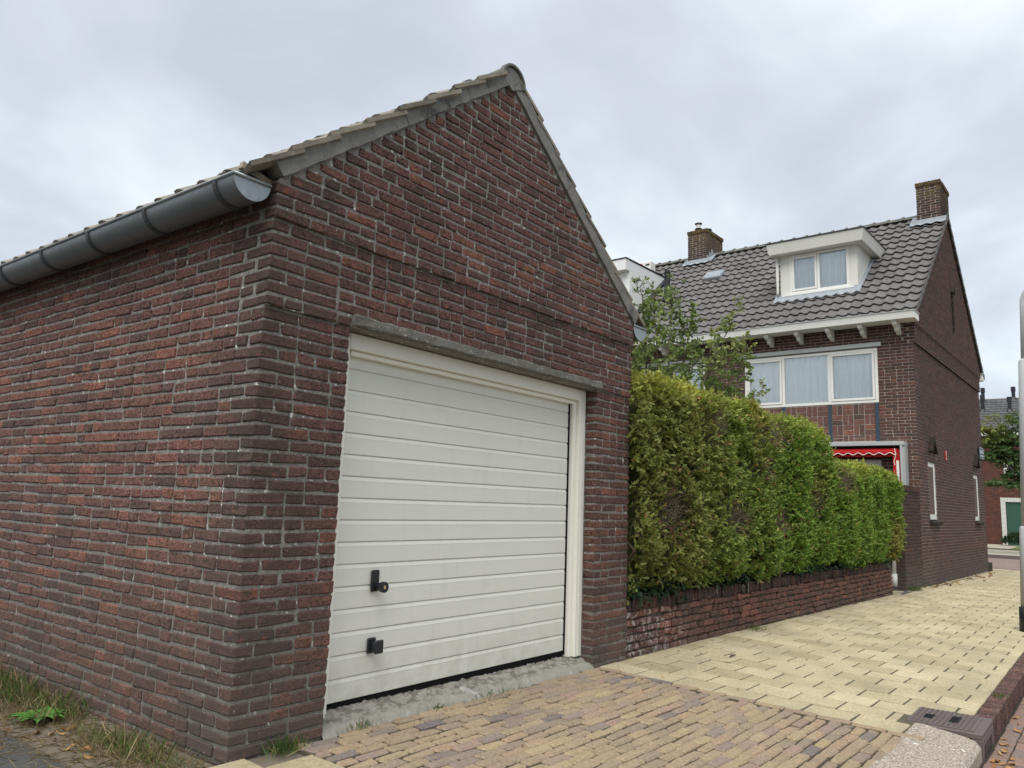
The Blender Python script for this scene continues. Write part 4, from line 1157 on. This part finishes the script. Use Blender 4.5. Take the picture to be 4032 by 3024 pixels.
for i in range(nv):
    vv = DV0-.08+(DV1-DV0+.2)*i/(nv-1); wv = .018*math.cos(2*math.pi*(vv+.1)/TW)
    A.append([(DF-.004, vv, zd0+.10), (DF-.03, vv, zd0+.045), (DF-.19, vv, RZ0+RS*(DF-.19)+.05+wv)])
MB().grid(np.array(A), (0, 0, -.005)).build('lead_apron', 'lead', do)
A = np.array([[(u, DV0-w, RZ0+RS*u+.06+.015*(w > .05)) for w in (-.0, .04, .09)] for u in (DF, ub)]); MB().grid(A[::-1], (0, 0, -.005)).build('lead_side', 'lead', do)
# dormer 2, white, on the adjoining half
D2, V2_, Z2 = .80, 6.85, 7.62
dm = MB(); ub = (Z2-RZ0)/RS
dm.prism([(D2, RZ0+RS*D2-.05), (ub+.04, Z2-.02), (D2, Z2-.02)], 1, V2_, V2_+.05)
dm.box(D2, D2+.05, V2_+.0505, V2_+.25, 5.9, Z2-.02).box(D2, D2+.05, V2_+.2505, 9.4, 7.15, Z2-.02).box(D2, D2+.05, V2_+.2505, 9.4, 5.85, 6.05)
dm.box(D2-.20, D2-.002, V2_-.0, 9.6, Z2-.30, Z2-.004)
d2 = dm.build('dormer', 'white_render', hs)
MB().box(D2-.22, ub+.05, V2_-.02, 9.6, Z2, Z2+.025).build('roof_edge', 'black_plastic', d2)
window(d2, V2_+.2505, 9.35, 6.05, 7.15, [(V2_+.2505, 8.0, False), (8.0, 9.35, False)], u=D2+.01, deep=.04)
MB().box(D2+.5, D2+.55, V2_+.1, 9.4, 5.9, Z2-.05).build('painted_room_dark', 'room_dark_paint', d2)  # dark sheet painted as the unlit room of the white dormer
A = np.array([[(u, V2_-w, RZ0+RS*u+.07) for w in (0, .07, .14)] for u in (D2-.1, ub)]); MB().grid(A[::-1], (0, 0, -.01)).build('flashing', 'black_plastic', d2)
pv = hloc((2626, 1180), (0, 0, RZ0+.05), (-RS, 0, 1))
mb = MB().tube([(pv[0], pv[1], pv[2]-.05), (pv[0], pv[1], pv[2]+.18)], [.13, .085], 12).tube([(pv[0], pv[1], pv[2]+.15), (pv[0]+.01, pv[1], pv[2]+.46), (pv[0]+.01, pv[1], pv[2]+.80)], [.075, .075, .07], 12)
for i in range(4): mb.tube([(pv[0]+.01, pv[1], pv[2]+.58+i*.05), (pv[0]+.01, pv[1], pv[2]+.60+i*.05)], .082, 12)
mb.build('vent_pipe', 'black_plastic', rfo)
ac = hloc((2538, 1046), (2.6, 0, 0), (1, 0, 0))
bx_ = MB().cb(2.55, 2.85, ac[1]-.22, ac[1]+.25, 7.64, ac[2]+.10, .02).build('fan_box', 'white_plastic', rfo)
MB().tube([(2.545, ac[1]+.08, ac[2]+.0), (2.54, ac[1]+.08, ac[2]+.0)], .05, 14).build('fan_mark', 'sign_red', bx_)
MB().box(2.544, 2.549, ac[1]-.19, ac[1]-.06, ac[2]-.03, ac[2]+.02).build('fan_slot', 'black_plastic', bx_)
# eaves gutter and brackets
gt = MB(); gt.prism([(-.50, 5.06), (-.47, 4.925), (-.06, 4.925), (-.06, 5.06)], 1, -.13, HL); go = gt.build('box_gutter', 'gutter_paint', hs)
MB().box(-.515, -.05, -.145, HL, 5.0605, 5.075).build('gutter_edge', 'alu', go)
v = .245
while v < 7.5:
    poly = [(-.38, 4.922), (-.395, 4.885), (-.38, 4.845), (-.33, 4.825), (-.27, 4.83), (-.235, 4.80), (-.22, 4.765), (-.17, 4.745), (-.10, 4.75), (-.06, 4.72), (.0, 4.70), (.0, 4.922)]
    MB().prism(poly, 1, v-.038, v+.038).build('gutter_bracket', 'gutter_paint', hs); v += .632
MB().prism([(HD+.04, 4.86), (HD+.26, 4.86), (HD+.30, 5.04), (HD+.04, 5.04)], 1, -.10, HL).build('box_gutter', 'gutter_paint', hs)
MB().box(HD+.0, HD+.34, -.12, HL, 5.042, 5.06).build('gutter_edge', 'alu', hs)
# veranda awning on the garden front
aw = MB().cb(-.34, -.012, .17, 3.30, 2.505, 2.585, .008).build('awning', 'alu', hs)
MB().cb(-.30, -.02, .175, .215, 1.72, 2.504).cb(-.335, -.30, .20, .245, 1.72, 2.504).build('awning_post', 'alu', aw)
MB().box(-.30, -.05, .25, 3.2, 2.47, 2.504).build('awning_painted_shade', 'shade_black', aw)  # black slab painted as the shade under the cassette
n = 160; vv = np.linspace(.31, 3.2, n); A = []
for x in vv: A.append([(-.19, x, 2.475), (-.27, x, 2.455), (-.305, x, 2.41), (-.31, x, 2.352+.02*math.sin(2*math.pi*x/.19))])
MB().grid(np.array(A), (.006, 0, 0)).build('valance', 'red_cloth', aw, True)
MB().tube([(-.314, x, 2.350+.02*math.sin(2*math.pi*x/.19)) for x in vv], .008, 6).build('valance_trim', 'cream_trim', aw)
MB().box(-.27, -.262, .34, 3.2, 2.30, 2.40).build('canopy_fabric', 'red_cloth', aw)
A = np.array([[(-.29+.02*math.sin(t*3), .335-.05*t-.02*math.sin(6*s_), 2.46-.62*t+0*s_) if False else (-.30+.05*s_, .37-.12*s_+.012*math.sin(9*s_+t*2), 2.45-.66*t) for s_ in np.linspace(0, 1, 10)] for t in np.linspace(0, 1, 6)])
MB().grid(A, (.006, 0, 0)).build('canopy_fold', 'red_cloth', aw, True)
MB().tube([(-.31, .345, 2.45), (-.315, .325, 2.36), (-.31, .34, 2.27), (-.31, .36, 2.20), (-.31, .345, 2.13)], .007, 6).build('fold_trim', 'cream_trim', aw)
MB().cb(-.30, -.27, .275, .325, 1.75, 2.22).build('awning_arm', 'white_plastic', aw)
df_ = MB(); df_.cb(.04, .12, .66, .74, -.1, 2.25).cb(.04, .12, .7405, 1.90, 2.15, 2.25).cb(.06, .10, .7405, 1.9, -.1, 2.149); df_.build('back_door', 'white_plastic', hs)
MB().tube([(.03, .80, 2.0), (.03, .95, 2.0)], .012, 6).build('door_vent', 'black_plastic', hs)

# white drainpipe at the gate between the garden wall and the house
dp = thing('drainpipe', 'short white drainpipe standing beside the gate gap at the hedge end', 'pipe', (12.95, -.03, -.06))
MB().tube([(0, 0, .03), (0, 0, .24)], .058, 12).build('pipe_socket', 'white_plastic', dp, True)
MB().tube([(0, 0, .23), (-.0, 0, 1.3)], .046, 12).build('pipe', 'white_plastic', dp, True)
MB().cb(-.07, .07, -.05, .06, -.04, .031).build('pipe_foot', 'slab_grey', dp)

# ------------------------------------------------------------------ signs on the gable wall
def hw(u, v, z): return tuple(MH[:3, :3] @ np.array([u, v, z]) + MH[:3, 3])
sg_ = thing('street_sign', 'small dark blue street name plate with white lettering on the house gable', 'sign', hw(6.78, 0, 2.72), AR)
MB().cb(0, .66, -.045, -.022, 0, .30, .006).build('plate', 'sign_blue', sg_); MB().box(0, .02, -.02, .0, .05, .25).box(.63, .65, -.02, .0, .05, .25).build('bracket', 'black_plastic', sg_)
bo = MB(); bo.box(.015, .645, -.0475, -.0455, .278, .288).box(.015, .645, -.0475, -.0455, .012, .022).box(.015, .025, -.0475, -.0455, .0225, .2775).box(.635, .645, -.0475, -.0455, .0225, .2775).build('border', 'sign_white', sg_)
le = MB(); x = .05
for i in range(11):
    w = .034; le.box(x, x+.011, -.0475, -.0455, .145, .235); 
    le.box(x+.012, x+w, -.0475, -.0455, *( (.222, .235) if i % 3 else (.185, .197)))
    if i % 2: le.box(x+.022, x+w-.001, -.0475, -.0455, .145, .1835)
    x += .051
le.build('lettering', 'sign_white', sg_)
le = MB(); x = .12
for i in range(12): le.box(x, x+.022, -.0475, -.0455, .065, .098); x += .034
le.build('small_lettering', 'sign_white', sg_)
rs_ = thing('house_sign', 'narrow upright red sign with white marks on the house gable', 'sign', hw(2.50, 0, 2.40), AR)
MB().cb(0, .12, -.022, -.001, 0, .21, .004).build('plate', 'sign_red', rs_)
mk = MB(); 
for i, (a, b, c, d) in enumerate(((.03, .09, .165, .195), (.04, .08, .125, .15), (.03, .06, .10, .115), (.045, .095, .02, .055))): mk.box(a, b, -.0245, -.0225, c, d)
mk.build('marks', 'sign_white', rs_)

# ------------------------------------------------------------------ street gully
gx0, gx1, gy0, gy1 = 3.475, 3.965, -2.462, -2.015
zg = gz(3.7, -2.25)
gl = thing('street_gully', 'rusty iron gully box with ribbed lid set into the kerb', 'drain', (gx0, gy0, zg), 0)
GW, GD = gx1-gx0, gy1-gy0
b_ = MB(); b_.cb(0, GW, .0, GD, -.03, .004, .004).cb(.0, .05, .0, .06, -.30, -.0305).cb(GW-.05, GW, .0, .06, -.30, -.0305).cb(.0505, GW-.0505, .0, .06, -.075, -.0305)
b_.box(.02, GW-.02, .07, GD-.02, -.35, -.031)
b_.build('frame', 'iron', gl)
MB().box(.05, GW-.05, .055, .068, -.29, -.076).build('inlet_painted_dark', 'shade_black', gl)  # black slab painted as the darkness inside the inlet
for i in range(3): MB().cb(.13+i*.11, .155+i*.11, .01, .05, -.29, -.0755).build('inlet_bar', 'iron', gl)
lid = MB().cb(.03, GW-.03, .05, GD-.03, .0045, .010, .002).build('lid', 'iron', gl)
rb2 = MB()
for i in range(12):
    yb = .075 + i*(GD-.13)/11
    for j in range(26):
        xb = .05 + j*(GW-.10)/25
        if (3 <= i <= 4 and 6 < j < 19) or (8 <= i <= 9 and 6 < j < 17): continue
        rb2.box(xb-.005, xb+.005, yb-.006, yb+.006, .0101, .0150)
rb2.build('lid_ribs', 'iron', lid)
lt = MB()                                     # raised letter strokes, worn beyond reading
for (i0, js) in ((3.5, range(7, 18, 2)), (8.5, range(8, 16, 2))):
    for j in js:
        xb = .05 + j*(GW-.10)/25; yb = .075+i0*(GD-.13)/11
        lt.box(xb-.010, xb-.004, yb-.026, yb+.026, .0101, .0165); 
        lt.box(xb-.0035, xb+.010, yb-.026, yb-.020, .0101, .0165) if j % 4 else lt.box(xb-.0035, xb+.010, yb+.018, yb+.024, .0101, .0165)
lt.build('lid_lettering', 'black_plastic', lid)

# ------------------------------------------------------------------ lamp post
lp = thing('lamp_post', 'galvanised steel street lamp post with curved top at the kerb', 'lamp post', (9.30, -2.265, gz(9.3, -2.3)))
lean = -.038
def lpp(z, dx=0, dy_=0): return (dx, lean*z + dy_, z)
MB().tube([lpp(0), lpp(.28)], .105, 16).build('foot', 'black_plastic', lp, True)
MB().tube([lpp(.28), lpp(1.22), lpp(1.245)], [.088, .086, .07], 16).build('base_section', 'zinc_pole', lp, True)
MB().tube([lpp(1.24), lpp(3.28), lpp(3.31)], [.068, .064, .045], 16).build('pole', 'zinc_pole', lp, True)
arc = [lpp(3.30), lpp(4.05)] + [lpp(4.05+.22*math.sin(t), 0, -.22*(1-math.cos(t))) for t in np.linspace(.2, 1.57, 8)] + [lpp(4.28, 0, -.8)]
MB().tube(arc, .036, 12).build('arm', 'zinc_pole', lp, True)
mb = MB().cb(-.13, .13, -1.45, -.82, 4.12, 4.24, .03); mb.build('lamp_head', 'zinc_pole', lp); MB().box(-.10, .10, -1.4, -.87, 4.10, 4.119).build('lens', 'sign_white', lp)

# ------------------------------------------------------------------ house across the cross street
fh = thing('far_house', 'red brick house with green door in white brick surround across the street', 'house', (46.5, 0, 0))
wl = MB(); ops = [(-.2, 1.43, -.3, 2.10), (-.9, 1.20, 3.70, 4.55)]
cv = sorted({-9., 12., -.2, 1.43, -.9, 1.20}); czs = sorted({-.4, 5.75, 2.10, 3.70, 4.55})
for a, b in zip(cv[:-1], cv[1:]):
    for c, d in zip(czs[:-1], czs[1:]):
        if any(o_[0] < (a+b)/2 < o_[1] and o_[2] < (c+d)/2 < o_[3] for o_ in ops): continue
        wl.box(.01, .3, a, b, c, d)
wl.build('wall', 'mortar_far', fh)
pcs = []
for k in range(-3, 88):
    z = k*.065
    segs = [(-2.2, 4.2)]
    for (o0, o1, o2, o3) in [(-.45, 1.66, -.3, 2.36), (-1.15, 1.43, 3.42, 4.75)]:
        if o2 < z+.025 < o3: segs = [q_ for (p0, p1) in segs for q_ in ((p0, min(p1, o0)), (max(p0, o1), p1)) if q_[1]-q_[0] > .03]
    for (p0, p1) in segs:
        for (p, q_) in row(p0, p1, rng.uniform(.1, .2)): pcs.append(((.03, (p+q_)/2, z+.026), (.06, q_-p, .053), (0, 0, 0), 'brick_far'))
MF = np.eye(4); MF[:3, 3] = (46.5, 0, 0)
lay(pcs, 'brick', fh, 0, cheap=True, M=MF)
sr = MB()
for z in np.arange(-.2, 2.1, .066): sr.cb(-.02, .05, 1.43, 1.65, z, z+.057, .006)
for y in np.arange(-.45, 1.64, .066): sr.cb(-.02, .05, y, y+.057, 2.115, 2.335, .006)
sr.build('door_surround', 'brick_white', fh)
sr = MB()
for z in np.arange(3.44, 4.72, .066): sr.cb(-.02, .05, 1.205, 1.42, z, z+.057, .006)
for y in np.arange(-1.0, 1.19, .066): sr.cb(-.02, .05, y, y+.057, 3.44, 3.69, .006).cb(-.02, .05, y, y+.057, 4.56, 4.73, .006)
sr.build('window_surround', 'brick_white', fh)
fd = MB().cb(.06, .12, .25, 1.43, -.15, 2.10).build('door', 'door_green', fh)
for i in range(4): MB().box(.05, .058, .30, .58, .35+i*.36, .58+i*.36).build('pane', 'black_plastic', fd)
MB().cb(.0, .06, .2, .7, 1.0-.1, .95).build('letter_box', 'white_plastic', fd)
fw2 = MB().cb(.06, .12, -.9, 1.20, 3.70, 3.76).cb(.06, .12, -.9, 1.20, 4.49, 4.55).cb(.06, .12, 1.14, 1.20, 3.7605, 4.4895).build('window', 'black_plastic', fh)
MB().box(.09, .10, -.9, 1.14, 3.76, 4.49).build('pane', 'glass', fw2); MB().box(.28, .29, -1, 1.3, 3.6, 4.6).build('painted_room_dark', 'room_dark_paint', fw2)  # second box: dark sheet painted as the unlit room
MB().cb(-.35, .0, -9, 12, 5.60, 5.76).build('gutter', 'white_plastic', fh)
pq = math.atan(.56); fy = np.array([math.cos(pq), 0, math.sin(pq)]); fz = np.array([-math.sin(pq), 0, math.cos(pq)])
rf = MB().grid(np.array([[(u, v, 5.78+.56*(u+.3)) for u in (-.25, 3.6)] for v in (-9, 12)]), (0, 0, -.1)).build('roof', 'roof_tile_far', fh)
tile_field(rf, 'roof_tile_far', np.array([-.35, 3.6, 5.79]), np.array([0, -1., 0]), fy, fz, 26, 13, .25, .345, 'roof_tile', MF, None, 300, .05)
MB().tube([(3.65, -9, 7.99), (3.65, 12, 7.99)], .12, 10).build('ridge', 'roof_tile_far', rf)
MB().box(.3, 7, -9, 12, -.4, 5.7).build('house_body', 'brick_far', fh)
for (yy, uu, h) in ((2.55, 3.5, .62), (2.45, 2.2, .75), (1.06, 3.6, .55), (1.15, 2.1, .62)):
    zb = 5.78+.56*(uu+.3); mb = MB().tube([(uu, yy, zb-.05), (uu, yy, zb+h)], .095, 10).tube([(uu, yy, zb-.05), (uu, yy, zb+.15)], [.24, .13], 10).tube([(uu, yy, zb+h-.05), (uu, yy, zb+h+.22)], .12, 10)
    mb.build('vent_pipe', 'black_plastic', rf)

# tree with feathery drooping fronds in front of the far house
ft = thing('street_tree', 'feathery green tree spreading in front of the far red brick house', 'tree', (34, -1.2, -.15))
mb = MB(); FP = []; FD = []
limbs = [[(0, 0, 0), (0, .1, 1.6), (.0, .55, 2.6), (0, .95, 3.1), (0, 1.45, 3.85), (0, 1.9, 4.4)], [(0, .95, 3.1), (.1, 1.3, 4.3), (.2, 1.3, 5.4)], [(0, .95, 3.1), (.2, .5, 4.3), (.1, .6, 5.5)],
         [(0, .55, 2.6), (-.3, 1.1, 2.7), (-.5, 1.7, 2.75)], [(0, 1.45, 3.85), (-.2, 1.9, 3.8), (-.3, 2.15, 3.7)], [(0, .55, 2.6), (.3, -.3, 3.8), (.4, -.8, 4.8)], [(0, 1.45, 3.85), (.1, 1.7, 4.7), (.1, 2.0, 4.95)]]
for i, l in enumerate(limbs):
    mb.tube(l, list(np.linspace(.09 if i == 0 else .045, .015, len(l))), 6)
mb.build('trunk', 'bark', ft)
for l in limbs:
    for k in range(1, len(l)):
        for t in np.linspace(0, 1, 9):
            c = np.array(l[k-1])*(1-t)+np.array(l[k])*t
            if c[2] < 2.55: continue
            for q_ in range(2):
                az = rng.uniform(0, 6.28); ln = rng.uniform(.35, .75); d = np.array([math.cos(az), math.sin(az), rng.uniform(-.05, .25)])
                for w in np.linspace(.1, 1, 7):
                    FP.append(c + d*ln*w*.85 + np.array([0, 0, -.22*(w*ln)**2]) + rng.normal(0, .03, 3)); FD.append(d+rng.normal(0, .25, 3))
FP = np.array(FP); FD = np.array(FD)
B, D, Nn, Ls, Ws = sprays(FP, FD*(1, 1, .3), 5, np.full(len(FP), .22), .15, .06); Nn = Nn*.4+np.array([0, 0, 1.])
hz = np.clip((B[:, 2]-3.9)/1.2, 0, 1)[:, None]*np.clip((B[:, 1]-.9), 0, 1)[:, None]
tint = (np.array([.085, .15, .05])*(1-hz)+hz*np.array([.26, .26, .05]))*rng.uniform(.65, 1.35, (len(B), 1))
tag(leaves_obj('crown', B, D, Nn, Ls, Ws, tint, 'leaf', ft), kind='stuff')
# clipped shrub by the far door
fs = thing('door_shrub', 'small dark shrub at the foot of the green door across the street', 'shrub', (45.2, .75, -.08))
n = 1500; th = rng.uniform(0, 6.28, n); ph = np.arccos(rng.uniform(0, 1, n)); R_ = .72*rng.uniform(.75, 1.05, n)
p = np.stack([R_*np.sin(ph)*np.cos(th), R_*np.sin(ph)*np.sin(th)*1.1, .08+.75*R_*np.cos(ph)], 1)
tag(leaves_obj('foliage', p, p+rng.normal(0, .4, (n, 3))+[0, 0, .2], rng.normal(0, .4, (n, 3))+[0, 0, 1.], rng.uniform(.08, .14, n), rng.uniform(.04, .07, n), np.array([.03, .06, .022])*rng.uniform(.6, 1.6, (n, 1)), 'leaf', fs), kind='stuff')
mb = MB()
for i in range(7): mb.tube([(0, 0, -.02), (rng.normal(0, .2), rng.normal(0, .2), .3), (rng.normal(0, .35), rng.normal(0, .35), .55)], [.02, .015, .006], 5)
mb.build('stem', 'bark', fs)

# ------------------------------------------------------------------ grass, weeds, fallen leaves
def blades(name, xy, zb, h, tint, label, spread=.5):
    n = len(xy); d = np.stack([rng.normal(0, spread, n), rng.normal(0, spread, n), np.ones(n)], 1)
    o_ = leaves_obj(name, np.stack([xy[:, 0], xy[:, 1], zb], 1), d, np.stack([rng.normal(0, 1, n), rng.normal(0, 1, n), np.full(n, .2)], 1), h, rng.uniform(.0018, .0034, n), tint, 'grass', None, .05)
    return tag(o_, label, 'grass', kind='stuff')
n = 9000
y_ = rng.beta(1.3, 1.1, n)*3.2+1.15; x_ = -rng.gamma(2.0, .085, n)-.01
n2 = 1500; y_ = np.r_[y_, rng.normal(.55, .22, n2)]; x_ = np.r_[x_, -.16+rng.normal(0, .07, n2)]
y_ = np.clip(y_, -.05, 6); x_ = np.clip(x_, -.6, -.008); N = len(x_)
dry = (rng.uniform(0, 1, N) < .45+.4*(x_ < -.22))[:, None]
tint = np.where(dry, np.array([.30, .235, .12]), np.array([.10, .17, .035]))*rng.uniform(.6, 1.3, (N, 1))
blades('grass', np.stack([x_, y_], 1), np.full(N, -.035), rng.gamma(4, .017, N)*np.where(y_ > 1.0, 1.1, .75), tint, 'patchy green and straw grass along the foot of the garage side wall', .75)
n = 2600; xs_ = np.clip(-rng.gamma(2.2, .13, n), -.75, -.02); ys_ = rng.uniform(.0, 3.4, n); dl = rng.normal(0, 1, (n, 3))*(1, 1, .12)
tag(leaves_obj('straw', np.stack([xs_, ys_, np.full(n, -.022)], 1), dl, np.tile([0, 0, 1.], (n, 1))+rng.normal(0, .2, (n, 3)), rng.uniform(.04, .16, n), rng.uniform(.0016, .003, n), np.array([.34, .27, .15])*rng.uniform(.5, 1.2, (n, 1)), 'grass', None, .05),
    'dry straw strewn flat between the grass and the dark slabs', 'straw', kind='stuff')
def tuft(cx_, cy_, n, r, h, label, dryf=.2):
    xy = np.stack([cx_+rng.normal(0, r, n), cy_+rng.normal(0, r*.5, n)], 1); dr = (rng.uniform(0, 1, n) < dryf)[:, None]
    t_ = np.where(dr, np.array([.34, .27, .13]), np.array([.085, .155, .03]))*rng.uniform(.6, 1.3, (n, 1))
    blades('grass_tuft', xy, np.array([gz(a, b) for a, b in xy])-.005, rng.uniform(.5, 1.3, n)*h, t_, label, .6)
tuft(.28, -.05, 150, .05, .085, 'green grass tuft at the brick corner of the garage front', .15)
tuft(.78, .0, 90, .06, .05, 'grass tuft growing at the chipped white end of the threshold')
tuft(1.35, -.01, 60, .03, .035, 'tiny grass tuft in the joint before the threshold middle')
tuft(1.85, .0, 150, .14, .045, 'row of short grass along the threshold by the bare concrete')
tuft(6.1, -.11, 120, .10, .07, 'thin grass at the foot of the low brick wall', .3)
tuft(13.25, -.30, 160, .10, .10, 'bright grass clump at the foot of the house corner pier', .1)
tuft(14.6, -.33, 120, .25, .06, 'sparse weeds along the base of the house gable', .4)
tuft(4.75, -2.42, 60, .04, .06, 'small weed growing between the kerb bricks', .1)

wd = thing('weed', 'green dandelion rosette in the grass beside the garage wall', 'weed', (-.24, 1.30, -.03))
lm = None
for i in range(14):
    az = i*2.4; A = []
    L = .15*rng.uniform(.7, 1.2)
    for t in np.linspace(0, 1, 6):
        w = .022*math.sin(math.pi*min(1, t*.9+.08))*(1+.25*math.cos(t*20)); c = np.array([math.cos(az), math.sin(az), 0])*L*t + np.array([0, 0, .13*t-.09*t*t])
        sd_ = np.array([-math.sin(az), math.cos(az), 0]); A.append([c-sd_*w, c+np.array([0, 0, -.004]), c+sd_*w])
    o_ = MB().grid(np.array(A), (0, 0, -.001)).build('leaf', 'weed_green' if 'weed_green' in MATS else None, wd)
    if not o_.data.materials:
        if 'weed_green' not in MATS: simple('weed_green', (.07, .19, .03), .6, .3, .3, 30)
        o_.data.materials.append(MATS['weed_green'])

lm = []
for k in range(4):
    A = []
    for t in np.linspace(0, 1, 5):
        w = .022*math.sin(math.pi*min(.97, t*.85+.1)); A.append([(-.03+.07*t, -w, .010*math.sin(5*t+k)+.006), (-.03+.07*t, 0, .004*k*.3), (-.03+.07*t, w, .012*math.cos(4*t+k)+.004)])
    lm.append(MB().grid(np.array(A), (0, 0, -.0012)).mesh('fallen_leaf', 'leaf_dead'))
spots = []
for i in range(46): x = rng.choice([rng.normal(3.35, .12), rng.normal(3.75, .2), rng.normal(4.6, .5), rng.normal(5.6, .9)]); spots.append((max(2.6, x), -2.50-abs(rng.normal(0, .07)), 'r'))
for i in range(12): spots.append((-.3+rng.normal(0, .09), .95+rng.normal(0, .3), 'g'))
for i in range(26): spots.append((rng.uniform(14, 21.5), -.33-.026*0-abs(rng.normal(0, .10)), 'h'))
for i in range(16): spots.append((rng.uniform(.7, 6), -abs(rng.normal(.4, .5)), 'p'))
LB = {'r': 'dry brown leaf lying in the street gutter along the kerb', 'g': 'dry brown leaf lying in the straw by the garage side wall',
      'h': 'brown leaf lying along the base of the house gable', 'p': 'tiny orange leaf scrap lying loose on the driveway or paving'}
for (x, y, w) in spots:
    if w == 'r': z = rz_(x, y)+.014
    elif w == 'g': z = -.02
    elif w == 'h': y -= .0262*(x-13.1)-.0; z = gz(x, y)+.008
    else: z = gz(x, y)+.007
    o_ = put('fallen_leaf', lm[int(rng.integers(4))], None, (x, y, z), (rng.normal(0, .25), rng.normal(0, .25), rng.uniform(0, 6.28)))
    k = rng.uniform(.25, .4) if w == 'p' else (rng.uniform(.4, .85) if w == 'r' else rng.uniform(.4, .75)) if w != 'h' else rng.uniform(1, 1.8); o_.scale = (k, k, k)
    tag(o_, LB[w], 'leaf', {'r': 'leaves in the street gutter', 'g': 'leaves by the garage wall', 'h': 'leaves along the gable', 'p': 'leaf scraps on the paving'}[w])
tw = thing('fallen_twig', 'short brown twig lying on the yellow paving tiles', 'twig', (4.45, -.53, gz(4.45, -.53)+.006))
MB().tube([(-.06, 0, .0), (0, .012, .006), (.07, 0, .002)], [.006, .009, .004], 6).build('stick', 'bark', tw)
